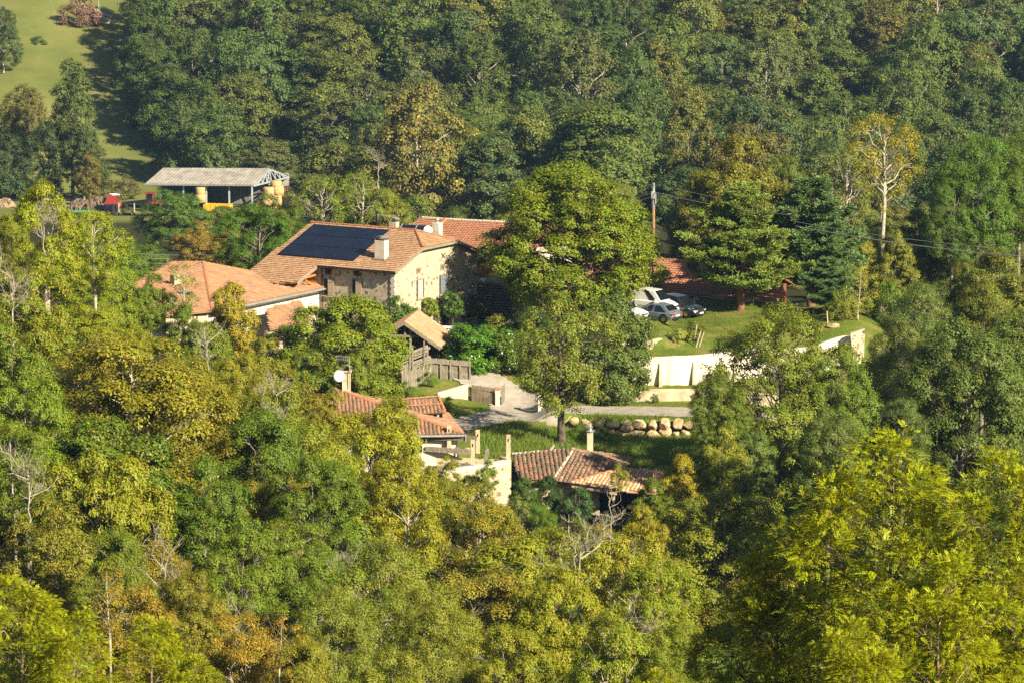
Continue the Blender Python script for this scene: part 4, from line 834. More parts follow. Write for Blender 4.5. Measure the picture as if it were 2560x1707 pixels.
for row, (nb, x0, x1, dzr, rn_) in enumerate([(11, 4.2, 14.2, -.36, "top"), (10, 5.6, 14.8, -1.0, "middle"), (7, 7.6, 15, -1.6, "bottom")]):
    x = x0
    for i in range(nb):
        w = (x1 - x0) / nb * rs.uniform(.72, 1.3); cx = x + w / 2; x += w; y = 276.1 - .12 * row + rs.uniform(-.08, .08)
        boulder((cx, y, g1(cx, 277.3) + dzr + rs.uniform(-.08, .08)), w * .60, .6, rs.uniform(.33, .50), row * 40 + i, "pale limestone boulder, %s from the walnut tree in the %s row of the rock wall" % (ordn[i], rn_))

# ------------------------------------------------------------------ old hut with dormer roof (canal tiles)
ha = at(838, 972, 270.5); hc = at(1160, 1085, 264.0); hl = at(800, 1105, 263.2); hb = at(1120, 1010, 272.5); hb[2] = hc[2]; hl[2] = hc[2]
hut = thing("old_tiled_house", ((ha[0] + hc[0]) / 2, 268, g1(-8, 268)), "old house with mossy canal tile hip roof beside the lane", "house"); mb = MB()
for k, q in enumerate(([ha, hl, hc], [ha, hc, hb])): slab(mb, q, .12); tiles(mb, q, hc - hl if k == 0 else hb - hc, .27, .40, .085, 71 + k, 0)
mb.build("roof", M['tile_old'], hut); ridge(ha, hc, .16, M['ridge_tile'], hut, .42)
d0 = at(955, 1003, 270.3); d1 = at(1096, 991, 270.6); d2 = at(1113, 1030, 268.6); d3 = at(985, 1035, 268.2); mb = MB()
for tri in ([d0, d1, d2], [d0, d2, d3]): slab(mb, tri, .1)
tiles(mb, [d0, d1, d2, d3], d1 - d0, .27, .40, .085, 75, 0); mb.build("dormer_roof", M['tile_old'], hut); ridge(d0, d1, .13, M['ridge_tile'], hut, .42); ridge(d1, d2, .12, M['ridge_tile'], hut, .42); md = (d3 + d0) / 2, (d1 + d2) / 2; ridge(md[0] + U3 * .03, md[1] + U3 * .03, .1, M['ridge_tile'], hut, .42)
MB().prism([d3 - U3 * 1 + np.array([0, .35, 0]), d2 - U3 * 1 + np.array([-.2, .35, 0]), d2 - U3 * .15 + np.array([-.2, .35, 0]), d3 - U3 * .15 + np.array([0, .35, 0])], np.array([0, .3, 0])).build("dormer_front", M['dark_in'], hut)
for f in (.55, .72, .86):
    c = d3 + (d2 - d3) * f + np.array([0, .22, -.35]); MB().box(c, .14 if f != .72 else .7, .12, .55 if f != .72 else .1).build("dormer_post", M['wood_post'], hut)
ef = nrm(hc - hl)
MB().prism([hl + np.array([.5, .5, -4.2]), hc + np.array([-.45, .55, -4.2]), hc + np.array([-.45, .55, -.15]), hl + np.array([.5, .5, -.15])], np.array([0, .35, 0])).build("wall", M['white'], hut)
MB().prism([hc + np.array([-.45, .6, -4.2]), hb + np.array([-.45, -.3, -4.2]), hb + np.array([-.45, -.3, -.15]), hc + np.array([-.45, .6, -.15])], np.array([-.3, 0, 0])).build("side_wall", M['white'], hut)
MB().box((hl + hc) / 2 + np.array([1.2, .5, -.28]), 9.4, .16, .3).build("eave_board", M['wood_brown'], hut); gutter(hl + np.array([0, -.1, -.08]), hc + np.array([0, -.1, -.08]), hut, .09); gutter(hc + np.array([.1, 0, -.08]), hb + np.array([.1, 0, -.08]), hut, .08)
MB().tube([hc + np.array([.1, -.05, -.1]), hc + np.array([.12, -.05, -.45]), hc + np.array([-.45, .3, -.95]), hc + np.array([-.45, .4, -3.5])], [.06] * 4, 8).build("downpipe", M['zinc'], hut)
MB().box(at(1036, 1112, 263.6), 1.1, .25, 1.0).build("window", M['dark_in'], hut)
cbh = at(866, 968, 270.2); chimney(hut, cbh, np.array([1., 0, 0]), .6, .5, 1.25, M['cream_wall'], below=.7)
MB().box(cbh + U3 * 1.2, .8, .7, .1).build("chimney_cap", M['wood_post'], hut)
dish(hut, at(847.5, 940, 269.6), (-.25, -.93, .25), .42)
am = at(874, 960, 269.8); mb = MB().tube([am - U3 * .2, am + U3 * 2.0], [.025] * 2, 6); mb.tube([am + U3 * 1.95, am + U3 * 2.0 + np.array([-1.0, .1, .02])], [.018] * 2, 5); mb.tube([am + U3 * 1.75, am + U3 * 1.8 + np.array([-1.0, .1, .02])], [.014] * 2, 5)
for k in range(6): mb.tube([am + np.array([-.15 - k * .15, -.2, 1.97]), am + np.array([-.15 - k * .15, .2, 1.97])], [.01] * 2, 4); mb.tube([am + np.array([-.15 - k * .15, .0, 1.7]), am + np.array([-.15 - k * .15, .0, 2.1])], [.01] * 2, 4)
mb.build("antenna", M['zinc'], hut)

# ------------------------------------------------------------------ ruin with posts, dark-tiled hut, new-tiled canopy
r0 = at(1090, 1180, 259); r1 = at(1278, 1149, 260.5); gz0 = g1(3, 258) - 1
ruin = thing("ruined_building", ((r0[0] + r1[0]) / 2, 260, gz0), "roofless stone building with white-topped walls and upright timber posts", "ruin")
MB().prism([np.array([r0[0], r0[1], gz0 - 1]), np.array([r1[0], r1[1], gz0 - 1]), r1 - U3 * .28, r0 - U3 * .28], np.array([-.1, .5, 0])).build("front_wall", M['rubble_ruin'], ruin)
MB().prism([r0 - U3 * .28, r1 - U3 * .28, r1, r0], np.array([-.1, .56, 0])).build("wall_top", M['white'], ruin)
r2 = at(1262, 1140, 263.5); r3 = at(1075, 1135, 264.5)
MB().prism([r1 + np.array([0, .5, -5]), r2 - U3 * 5, r2, r1 + np.array([0, .5, -.02])], np.array([-.4, 0, 0])).build("side_wall", M['rubble_ruin'], ruin)
MB().prism([r3 - U3 * 5, r2 + np.array([-.4, 0, -5]), r2 + np.array([-.4, 0, -.3]), r3 - U3 * .2], np.array([0, .4, 0])).build("back_wall", M['rubble_ruin'], ruin)
MB().prism([r0 + np.array([.1, .5, -1.0]), r1 + np.array([-.5, .5, -1.0]), r2 + np.array([-.5, 0, -.9]), r3 - U3 * .9], U3 * .1).build("floor_fill", M['earth'], ruin)
for px, yt, yb, Yd in ((1123, 1062, 1124, 264.2), (1182, 1099, 1160, 260.2), (1194.5, 1074, 1132, 264.3), (1271, 1086, 1147, 260.9)):
    a = at(px, yb, Yd); b = at(px - .5, yt, Yd); p = MB(); p.box((a + b) / 2, .3, .3, np.linalg.norm(b - a)); o = p.build("post", M['wood_post'], ruin, bevel=.015); MB().box(b - U3 * .35 + np.array([0, -.155, 0]), .08, .02, .22).build("mortise", M['dark_in'], o)
a = at(1214, 1152, 260.3); MB().beam(a, a + np.array([.15, 0, .85]), .25, .22).build("broken_post", M['wood_grey'], ruin)
MB().beam(at(1064, 1121, 264.3), at(1174, 1129, 263.6), .25, .34).build("wall_beam", M['wood_grey'], ruin)
rs = random.Random(8)
for k in range(6):
    a = at(rs.uniform(1110, 1160), rs.uniform(1143, 1162), rs.uniform(261, 262.6)); a[2] = r0[2] - .35 + k * .07; o = MB().beam(a, a + np.array([rs.uniform(1.4, 2.4), rs.uniform(-.5, .5), rs.uniform(-.05, .15)]), .16, .07).build("loose_plank", M['wood_grey'])
    tag(o, "%s loose grey plank lying inside the roofless ruin" % ("lowest", "second lowest", "third lowest", "fourth lowest", "fifth lowest", "topmost")[k], "plank", "planks lying in the ruin")
k0 = at(1281, 1135.5, 264); k1 = at(1434, 1122.8, 264.2); k2 = at(1383, 1201, 259.4); k3 = at(1300, 1206, 259.8); k4 = at(1563, 1167, 262.4); k5 = at(1500, 1218, 258.6)
hut2 = thing("dark_roofed_barn", ((k0[0] + k4[0]) / 2, 262, g1(5, 262) - 1), "low barn with dark lichen-stained canal tile roof next to the ruin", "barn"); mb = MB()
for tri in ([k0, k1, k2], [k0, k2, k3], [k1, k4, k5], [k1, k5, k2]): slab(mb, tri, .1)
tiles(mb, [k0, k1, k2, k3], k1 - k0, .30, .42, .10, 81, .02)
for tri in ([k1, k4, k5], [k1, k5, k2]): tiles(mb, tri, k4 - k1 if False else nrm((k5 - k2) * np.array([1, 1, 0])), .30, .42, .10, 83, .02)
kb = k1 + np.array([4.2, 5, -1.5]); kc = k0 + np.array([.5, 4.5, -1.5])
for tri in ([k1, k4, kb], [k0, k1, kb], [k0, kb, kc]): slab(mb, tri, .1, .4); tiles(mb, tri, nrm((k4 - k1) * np.array([1, 1, 0])), .30, .42, .09, 85, .02)
mb.build("roof", M['tile_dark'], hut2); ridge(k0, k1, .14, M['mortar'], hut2, .42); ridge(k1, k4, .15, M['tile_dark'], hut2, .42); ridge(k1 + U3 * .02, k2 + U3 * .05, .12, M['mortar'], hut2)
MB().prism([k3 + np.array([.3, .5, -4]), k2 + np.array([0, .5, -4]), k2 + np.array([0, .5, -.15]), k3 + np.array([.3, .5, -.15])], np.array([0, .4, 0])).build("wall", M['rubble_ruin'], hut2)
MB().prism([k2 + np.array([0, .6, -4]), k5 + np.array([0, .6, -4]), k5 + np.array([0, .6, -.15]), k2 + np.array([0, .6, -.15])], np.array([0, .4, 0])).build("side_wall", M['rubble_ruin'], hut2)
ck = at(1475, 1132, 265.5); MB().box(ck + U3 * .55, .42, .38, 2.0).build("chimney", M['cream_wall'], hut2); MB().lathe(ck + U3 * 1.55, [(.3, 0), (.3, .06), (.16, .1), (.14, .3), (.22, .32), (.1, .42), (.03, .52)], 10).build("chimney_pot", M['zinc'], hut2)
n0 = at(1426, 1206, 258.2); n1 = at(1556, 1169, 261.0); n2_ = at(1660, 1176, 261.2); n3 = at(1640, 1232, 257.4); n4 = at(1542, 1226, 257.3)
cano = thing("tiled_canopy", ((n0[0] + n3[0]) / 2, 259, g1(8, 259) - .5), "open canopy with bright new salmon tile roof below the dark barn", "shelter"); mb = MB()
for tri in ([n0, n1, n4], [n1, n2_, n3], [n1, n3, n4]): slab(mb, tri, .1, .3); tiles(mb, tri, nrm((n4 - n0) * np.array([1, 1, 0])), .26, .40, .085, 91, .02)
mb.build("roof", M['tile_new'], cano); ridge(n0, n1, .13, M['ridge_tile'], cano); MB().beam(n0 + np.array([.1, .1, -.22]), n4 + np.array([0, .1, -.22]), .12, .2).build("eave_beam", M['wood_post'], cano)
for p in (n0 + np.array([.4, .4, 0]), n4 + np.array([-.2, .4, 0]), n3 + np.array([-.2, .5, 0])): MB().box(p - U3 * 2.1, .18, .18, 4).build("post", M['wood_post'], cano)
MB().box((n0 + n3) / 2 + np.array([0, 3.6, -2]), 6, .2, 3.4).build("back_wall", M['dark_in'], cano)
q = at(1645, 1205, 258.0); MB().box(q, .7, .6, 1.4).build("brick_pier", M['tile_new'], cano)
for k, (a, b) in enumerate((((1405, 1127, 266), (1437, 1115, 266.3)), ((1372, 1125, 266.8), (1386, 1108, 267)))): tag(MB().tube([at(*a) - U3 * .1, at(*b) - U3 * .1], [.1, .09], 8).build("log", M['dead']), ("pale log leaning over the ridge of the dark barn roof", "pale split log at the foot of the walnut trunk")[k], "log")

# ------------------------------------------------------------------ far barn and its yard
bl = at(361, 461, 637); br = at(631, 463, 634); rl_ = at(407, 420.5, 643); rr = at(674, 421.5, 641); kb_ = at(729, 440, 648); kl = kb_ + (bl - br); GY = -31.2
barn = thing("hay_barn", ((bl[0] + br[0]) / 2, 640, GY), "open steel hay barn with pale grey corrugated roof below the wood", "barn"); mb = MB()
def corr(p0, p1, p2, p3, n=60):      # corrugated sheet
    V = []; nn = nrm(np.cross(p1 - p0, p3 - p0)); nn = nn if nn[2] > 0 else -nn
    for i in range(n + 1):
        f = i / n; o = nn * (.04 if i % 2 else 0); V += [p0 + (p1 - p0) * f + o, p3 + (p2 - p3) * f + o]
    return V, [(2 * i, 2 * i + 2, 2 * i + 3, 2 * i + 1) for i in range(n)]
mb.add(*corr(bl, br, rr, rl_)); mb.add(*corr(kl, kb_, rr, rl_)); slab(mb, [bl - U3 * .06, br - U3 * .06, rr - U3 * .06, rl_ - U3 * .06], .06); slab(mb, [kl - U3 * .06, kb_ - U3 * .06, rr - U3 * .06, rl_ - U3 * .06], .06); mb.build("roof", M['barn_roof'], barn)
gutter(bl - U3 * .12 + np.array([0, -.12, 0]), br - U3 * .12 + np.array([0, -.12, 0]), barn, .12)
for i in range(5):
    p = bl + (br - bl) * (.13 + .8475 * i / 4) + np.array([.3, .8, -.2]); MB().beam(np.array([p[0], p[1], GY]), p, .28, .24).build("post", M['steel'], barn)
for p in (kb_ + np.array([-.8, -.6, -.1]), (br + kb_) / 2 + np.array([-.5, 0, .1])): MB().beam(np.array([p[0], p[1], GY]), p, .26, .24).build("post", M['steel'], barn)
mb = MB(); A_ = br + np.array([.1, .6, -.25]); K_ = kb_ - U3 * .25 + np.array([-.4, 0, 0]); T_ = rr - U3 * .25
lo_ = lambda f: A_ + (K_ - A_) * f + U3 * 0; up_ = lambda f: A_ + (T_ - A_) * (f / .5) if f < .5 else T_ + (K_ - T_) * ((f - .5) / .5)
mb.beam(A_, K_, .24, .26); mb.beam(A_, T_, .24, .24); mb.beam(T_, K_, .24, .24)
for i in range(1, 8): mb.beam(lo_(i / 8), up_(i / 8), .18, .18); mb.beam(lo_(i / 8), up_((i + 1) / 8 if i < 4 else (i - 1) / 8), .18, .18)
mb.build("truss", M['steel'], barn)
MB().prism([kl + np.array([.8, -.5, 0]) * 1 - U3 * 6, kb_ - U3 * 6 + np.array([-3.6, -.5, 0]), kb_ + np.array([-3.6, -.5, -.3]), kl + np.array([.8, -.5, -.3])], np.array([0, .2, 0])).build("back_wall", M['barn_clad'], barn)
MB().prism([bl + np.array([2.6, 1.6, 0]) - U3 * 6, kl + np.array([.8, -.5, 0]) - U3 * 6, kl + np.array([.8, -.5, -.3]), bl + np.array([2.6, 1.6, -.25])], np.array([.15, 0, 0])).build("side_wall", M['barn_clad'], barn)
MB().box(np.array([kb_[0] - 1.9, kb_[1] - .7, GY + 4.2]), 3, .15, 3.2).build("end_panel", M['barn_roof'], barn)
def bale(px, py, Y, lab, r=.85, l=1.35, up=True, ang=.2):
    c = at(px, py, Y); ax = (0, 0, 1) if up else (math.cos(ang), math.sin(ang), 0); pr = [(r * .9, -l / 2), (r, -l / 2 + .08), (r * .985, -.1), (r, 0), (r * .985, .1), (r, l / 2 - .08), (r * .9, l / 2)]
    o = MB().lathe((0, 0, 0), pr, 18, ax).build("hay_bale", M['hay'], None, True); o.location = tuple(map(float, c)); return tag(o, lab, "hay bale", "round straw bales in the open barn")
bale(501, 497, 635, "round straw bale standing alone at the front of the barn, lower of two"); bale(501, 479, 635.2, "round straw bale standing on another at the barn front", .8)
for i, (px, py, Y, lab) in enumerate([(668, 502, 636, "bottom round straw bale under the barn's open end"), (692, 502, 637, "bottom round straw bale by the barn's rear post"), (716, 500, 640, "outermost bottom straw bale of the stack in the barn"), (672, 480, 636.4, "second-tier straw bale nearest the barn's front post"), (697, 479, 637.6, "second-tier straw bale in the middle of the barn stack"), (718, 478, 641, "second-tier straw bale against the pale end panel"), (690, 464, 639, "topmost straw bale of the stack under the truss")]): bale(px, py, Y, lab, .95, 1.5, i % 3 != 1)
# yellow tipping trailer
tq = at(545, 520, 630); tr_ = thing("farm_trailer", (tq[0], tq[1], GY), "yellow tipping trailer with a rusty side board in front of the barn", "trailer"); ax = nrm((.97, -.22, 0)); ay = np.cross(U3, ax); c = np.array([tq[0], tq[1], GY + 1.5])
MB().prism([c - ax * 2.2 - ay * 1, c + ax * 2.2 - ay * 1, c + ax * 2.2 + ay * 1, c - ax * 2.2 + ay * 1], U3 * .15).build("bed", M['yellow'], tr_)
for s in (-1, 1): mb = MB().box(c + ay * s * 1.0 + U3 * .55, 4.4, .08, 1.0, ax, ay); [mb.box(c + ay * s * 1.06 + U3 * .55 + ax * k * .9, .12, .08, 1.05, ax, ay) for k in range(-2, 3)]; mb.build("side_board", M['yellow'], tr_)
MB().box(c - ay * 1.09 + U3 * .45 + ax * 1.3, 1.5, .05, .7, ax, ay).build("rusty_panel", M['rust'], tr_)
for s in (-1, 1): MB().box(c + ax * s * 2.2 + U3 * .55, .08, 2, 1.0, ax, ay).build("end_board", M['yellow'], tr_)
for s in (-1, 1):
    for k in (-.6, .6): MB().lathe(c - U3 * .95 + ay * s * .85 + ax * k, [(.3, -.15), (.55, -.14), (.55, .14), (.3, .15)], 14, ay).build("wheel", M['black'], tr_)
MB().beam(c - ax * 2.2 - U3 * .3, c - ax * 3.6 - U3 * .7, .15, .15).build("drawbar", M['yellow'], tr_)
def tractor(px, py, Y, ang, lab, roofc):
    p = at(px, py, Y); p[2] = g1(p[0], p[1]) + .4; t = thing("tractor", p, lab, "tractor", "red tractors around the barn"); ax = np.array([math.cos(ang), math.sin(ang), 0]); ay = np.cross(U3, ax)
    MB().box(p + U3 * 1.2 + ax * 1.0, 1.9, .75, .75, ax, ay).build("bonnet", M['red'], t, bevel=.08); MB().box(p + U3 * 1.0 - ax * .6, 1.5, 1.2, .5, ax, ay).build("fender", M['red'], t, bevel=.08)
    cabn = MB()
    for i in (-1, 1):
        for j in (-1, 1): cabn.box(p + U3 * 1.9 + ax * (-.55 + i * .6) + ay * j * .55, .08, .08, 1.4, ax, ay)
    cabn.build("cab_frame", M['red'], t); MB().box(p + U3 * 1.85 - ax * .55, 1.1, 1.0, 1.1, ax, ay).build("cab_glass", M['window'], t); MB().box(p + U3 * 2.65 - ax * .5, 1.7, 1.4, .14, ax, ay).build("roof", M[roofc], t, bevel=.04)
    for j in (-1, 1):
        MB().lathe(p + U3 * .75 - ax * .9 + ay * j * .8, [(.3, -.22), (.75, -.2), (.75, .2), (.3, .22)], 16, ay).build("wheel", M['black'], t); MB().lathe(p + U3 * .4 + ax * 1.6 + ay * j * .7, [(.2, -.14), (.42, -.13), (.42, .13), (.2, .14)], 14, ay).build("wheel", M['black'], t)
tractor(288, 490, 628, -1.1, "small red tractor with a white roof by the farm track", 'plastic'); tractor(384, 517, 636, -.3, "red tractor parked inside the left bay of the barn", 'red')
def heap(px, py, Y, w, h, lab, seed, mat='manure'):
    p = at(px, py, Y); g = g1(p[0], p[1]); rs = np.random.RandomState(seed); n = 40; V = []; F = []
    for j in range(9):
        for i in range(n):
            a = 6.283 * i / n; r = (1 - j / 8.) ** .8; V.append([math.cos(a) * w * r, math.sin(a) * w * .6 * r, h * math.sin(j / 8. * 1.57) - .2])
    V = np.array(V) * (1 + rs.uniform(-.12, .12, (len(V), 1))) + rs.normal(size=(len(V), 3)) * .08; mb = MB()
    for j in range(8):
        for i in range(n): F.append((j * n + i, j * n + (i + 1) % n, (j + 1) * n + (i + 1) % n, (j + 1) * n + i))
    b = Bag()
    o = mb.add(V, F).build("brush_heap", M[mat]); o.location = (float(p[0]), float(p[1]), g + .3); tag(o, lab, "heap", "heaps in the farm yard")
heap(248, 500, 630, 2.6, 2.4, "tall brown heap of brushwood beside the farm track", 2); heap(200, 503, 632, 2.6, 1.9, "low grey brown heap left of the taller brush heap", 3); heap(12, 462, 640, 1.8, 1.4, "small rusty brown earth heap at the edge of the field track", 4, 'earth')
p = at(277, 500, 626); o = MB().prism([p + np.array(v) for v in ((-1.2, 0, -.8), (1.2, 0, -.8), (.9, 0, .5), (-.3, 0, .8))], (0, .8, 0)).build("machine_hood", M['red']); tag(o, "red sheet metal hood standing on the grass beside the small tractor", "machine part")
p = at(204, 532, 606); p[2] = g1(p[0], p[1]) + .6; mb = MB()
for k in range(6): a0 = math.pi * k / 6; a1 = math.pi * (k + 1) / 6; mb.prism([p + np.array([-1.9, -math.cos(a) * .8, math.sin(a) * .45 - .3]) for a in (a0, a1)] + [p + np.array([1.9, -math.cos(a) * .8, math.sin(a) * .45 - .3]) for a in (a1, a0)], (0, 0, .05))
tag(mb.build("tarpaulin", M['green_tarp']), "emerald green sheet lying over a low stack in the yard", "tarpaulin")
p = at(279, 535, 608); p[2] = g1(p[0], p[1]) + 1.0; tag(MB().lathe(p, [(.75, -.9), (.8, -.8), (.8, .8), (.75, .9), (.6, .88)], 16, (.8, -.6, .1)).build("tank", M['dark_metal']), "dark grey drum lying on its side in the bare yard", "tank")
for k, (px, py) in enumerate(((297, 540), (336, 548))):
    p = at(px, py, 607); g = g1(p[0], p[1]); tag(MB().lathe((p[0], p[1], g), [(.13, -.3), (.12, 1.9), (.05, 2.0)], 7).build("fence_post", M['dead']), ("pale fence post beside the dark drum", "pale fence post at the right end of the bare yard")[k], "post", "fence posts of the yard")

# ------------------------------------------------------------------ vehicles
def car(px, py, Y, ang, Lc, Wc, Hc, col, label, kind='hatch', hood=.25, hoodh=.56, wheel=.33, emblem=True):
    p0 = at(px, py, Y); g = g1(p0[0], p0[1]); t = thing("parked_car", (p0[0], p0[1], g), label, "van" if kind == 'van' else "car", "cars parked on the lawn"); t.rotation_euler = (0, 0, ang)
    R0 = root_loc[t.name]
    def B(mb, nm, mat, par=t, smooth=False, bevel=0):
        for i, v in enumerate(mb.v): mb.v[i] = (v[0] + R0[0], v[1] + R0[1], v[2] + R0[2])
        return mb.build(nm, M[mat] if isinstance(mat, str) else mat, par, smooth, bevel)
    l = Lc / 2; w = Wc / 2; bh = Hc * hoodh
    fr = l - Lc * hood; van = kind == 'van'; tail = {'hatch': -l + .25, 'mpv': -l + .18, 'van': -l + .06}[kind]
    # lower body: stations (x, sill z, shoulder z, half width)
    st = [(-l, .42, bh * .78, w * .86), (-l + .12, .26, bh * .97, w * .95), (-l + .6, .2, bh * 1.02, w), (0, .19, bh, w), (fr, .2, bh * .97, w), (l - .5, .22, bh * .86, w * .97), (l - .14, .26, bh * .72, w * .9), (l, .36, bh * .55, w * .78)]
    V = []; F = []
    for x, zb, zt, hw_ in st:
        zm = (zb + zt) / 2; V += [(x, -hw_ * .92, zb), (x, -hw_, zm), (x, -hw_ * .97, zt - .09), (x, -hw_ * .86, zt), (x, 0, zt + .035), (x, hw_ * .86, zt), (x, hw_ * .97, zt - .09), (x, hw_, zm), (x, hw_ * .92, zb)]
    for i in range(len(st) - 1):
        for k in range(9): F.append((i * 9 + k, i * 9 + (k + 1) % 9, i * 9 + 9 + (k + 1) % 9, i * 9 + 9 + k))
    F += [tuple(range(9))[::-1], tuple((len(st) - 1) * 9 + k for k in range(9))]
    body = B(MB().add(V, F), "body", col, smooth=False, bevel=.025)
    # greenhouse
    rw = w * .72; bw = w * .88; zr = Hc; rf = fr - (.75 if kind != 'van' else .7); rr_ = tail + {'hatch': .55, 'mpv': .35, 'van': .08}[kind]; zb = bh - .02
    P = {}
    for s in (-1, 1):
        P['fb', s] = (fr, s * bw, zb); P['ft', s] = (rf, s * rw, zr - .09); P['rt', s] = (rr_, s * rw, zr - .1); P['rb', s] = (tail, s * bw, zb)
        P['fm', s] = ((rf + rr_) / 2, s * rw, zr)
    mb = MB(); names = ['fb', 'ft', 'fm', 'rt', 'rb']
    mb.add([P[n, -1] for n in names] + [P[n, 1] for n in names], [(0, 1, 2, 3, 4), (9, 8, 7, 6, 5), (0, 5, 6, 1), (1, 6, 7, 2), (2, 7, 8, 3), (3, 8, 9, 4)]); B(mb, "cabin", col, bevel=.05)
    lerp = lambda a, b, f: np.array(a) + (np.array(b) - np.array(a)) * f
    def pane(nm, q, off): c4 = [lerp(np.mean(q, 0), v, .9) + np.array(off) for v in q]; B(MB().prism(c4, np.array(off) * -.5), nm, 'glass')
    pane("windscreen", [P['fb', -1], P['fb', 1], P['ft', 1], P['ft', -1]], (.035, 0, .03)); pane("rear_window", [lerp(P['rb', -1], P['rt', -1], .2), lerp(P['rb', 1], P['rt', 1], .2), P['rt', 1], P['rt', -1]], (-.035, 0, .02))
    for s in (-1, 1):
        sp = [.02, .45, .92] if not van else [.05, .31]
        for a, b in zip(sp[:-1], sp[1:]):
            tb = lambda f: lerp(P['fb', s], P['rb', s], f); tt = lambda f: lerp(lerp(P['ft', s], P['rt', s], f), P['fm', s], .35)
            q = [tb(a + .05), tb(b - .02), tt(b - .03), tt(max(a, .03) + .02)]; pane("side_window", [lerp(v, np.mean(q, 0), -.0) for v in q], (0, s * .035, 0))
        # wheels
        for x in (-l + .78, l - .82):
            wl = B(MB().lathe((x, s * (w - .1), wheel), [(wheel * .66, -.11), (wheel, -.1), (wheel, .1), (wheel * .66, .11)], 20, (0, 1, 0)), "wheel", 'black'); B(MB().lathe((x, s * (w - .1) + s * .085, wheel), [(wheel * .62, -.02), (wheel * .6, .035), (wheel * .15, .05)], 10, (0, s, 0)), "rim", 'chrome', wl)
            B(MB().lathe((x, s * (w - .035), wheel + .02), [(wheel * 1.18, -.05), (wheel * 1.18, .03), (wheel * 1.0, .034)], 20, (0, s, 0)), "wheel_arch", 'black')
        B(MB().add([(l - .02, s * w * .45, bh * .62), (l - .16, s * w * .88, bh * .66), (l - .62, s * w * .985, bh * .84), (l - .4, s * w * .6, bh * .86)], [(0, 1, 2, 3)]).add([(l + .02, s * w * .45, bh * .55), (l - .1, s * w * .93, bh * .56), (l - .1, s * w * .93, bh * .7), (l + .0, s * w * .45, bh * .66)], [(0, 1, 2, 3)]), "headlight", 'lamp_clear')
        B(MB().box((-l + .06, s * w * .74, bh * .83), .14, w * .38, .15), "tail_light", 'lamp_red'); B(MB().box((fr - .35, s * (w + .1), bh + .08), .14, .2, .14), "mirror", col, bevel=.03)
        for f in (.1, -.28): B(MB().box((f * Lc, s * (w + .005), bh * .8), .16, .03, .03), "handle", 'chrome')
    B(MB().box((l - .03, 0, .33), .22, Wc * .72, .2), "front_bumper", 'black' if kind != 'van' else col, bevel=.04); B(MB().box((-l + .03, 0, .36), .2, Wc * .8, .22), "rear_bumper", 'black', bevel=.04)
    B(MB().box((l + .085, 0, .4), .02, .5, .11), "number_plate", 'plastic'); B(MB().box((-l - .015, 0, bh * .66), .04, .5, .11), "number_plate", 'plastic')
    B(MB().box((l - .0, 0, bh * .56), .05, Wc * .5, .1), "grille", 'black')
    if emblem: B(MB().prism([(l + .04, 0, bh * .56 + .1), (l + .04, .06, bh * .56), (l + .04, 0, bh * .56 - .1), (l + .04, -.06, bh * .56)], (.02, 0, 0)), "emblem", 'chrome')
    return t
car(1697, 778, 303.6, R(-38), 4.3, 1.82, 1.68, 'car_dark', "dark blue grey people carrier parked nose towards the pine tree", 'mpv', .24, .56)
car(1632, 778, 303.4, R(-34), 4.3, 1.8, 1.84, 'car_white', "white panel van parked between the dark carrier and the silver hatchback", 'van', .22, .54, emblem=True)
car(1636, 797, 299.4, R(146), 4.25, 1.78, 1.42, 'car_silver', "silver blue hatchback parked with its tail towards the lawn", 'hatch', .27, .6, emblem=False)
car(1556, 808, 298.0, R(-30), 4.0, 1.74, 1.48, 'car_white', "white small car half hidden behind the rounded grey green tree", 'hatch', .25, .6, emblem=False)
cb_ = at(1720, 1312, 238); cr = car(1720, 1312, 238, R(-20), 4.2, 1.75, 1.5, 'car_blue', "pale blue car hidden among bushes below the tiled canopy", 'hatch', .26, .58, emblem=False)

# ------------------------------------------------------------------ utility pole and lines
pp = at(1634, 715, 316); pg = g1(pp[0], pp[1]); pole = thing("utility_pole", (pp[0], pp[1], pg), "wooden utility pole with grey metal head behind the red-roofed cottage", "pole")
ptop = at(1634, 458, 316); MB().tube([(pp[0], pp[1], pg - .3), (ptop[0], ptop[1], ptop[2] - 2.0)], [.15, .13], 10).build("shaft", M['wood_orange'] if False else mat_noise("pole_wood", (.2, .11, .06), (.34, .2, .11), 3, .9, .3, vscale=(2, 2, .3)), pole)
MB().tube([(ptop[0], ptop[1], ptop[2] - 2.0), ptop], [.14, .11], 10).build("metal_head", M['zinc'], pole); MB().box(ptop + np.array([-.05, -.16, -1.0]), .34, .3, .6).build("junction_box", M['zinc'], pole, bevel=.03); MB().box(ptop + np.array([.17, -.1, -1.3]), .12, .2, .9).build("cable_guard", M['zinc'], pole)
MB().lathe((ptop[0], ptop[1], g1(pp[0], pp[1]) + 2.1), [(.17, -.05), (.17, .05)], 10).build("band", M['plastic'], pole)
def wire(a, b, sag, r, label, n=24):
    t = np.linspace(0, 1, n)[:, None]; P = a + (b - a) * t; P[:, 2] -= sag * 4 * (t * (1 - t))[:, 0]; o = MB().tube(P, [r] * n, 5, False).build("power_line", M['zinc']); tag(o, label, "cable", "overhead lines")
hd = lambda dz: ptop + U3 * dz
wire(hd(-.05), at(2000, 530, 296), .15, .016, "thin upper line running right from the pole head")
wire(hd(-.75), at(2000, 540, 294), .25, .026, "thicker cable running right from the pole box into the pines")
wire(at(1990, 555, 297), at(2640, 632, 262), .3, .02, "upper of two lines crossing the dark trees at the right")
wire(at(1990, 566, 296), at(2640, 648, 260), .3, .034, "lower thick cable crossing the dark trees at the right")
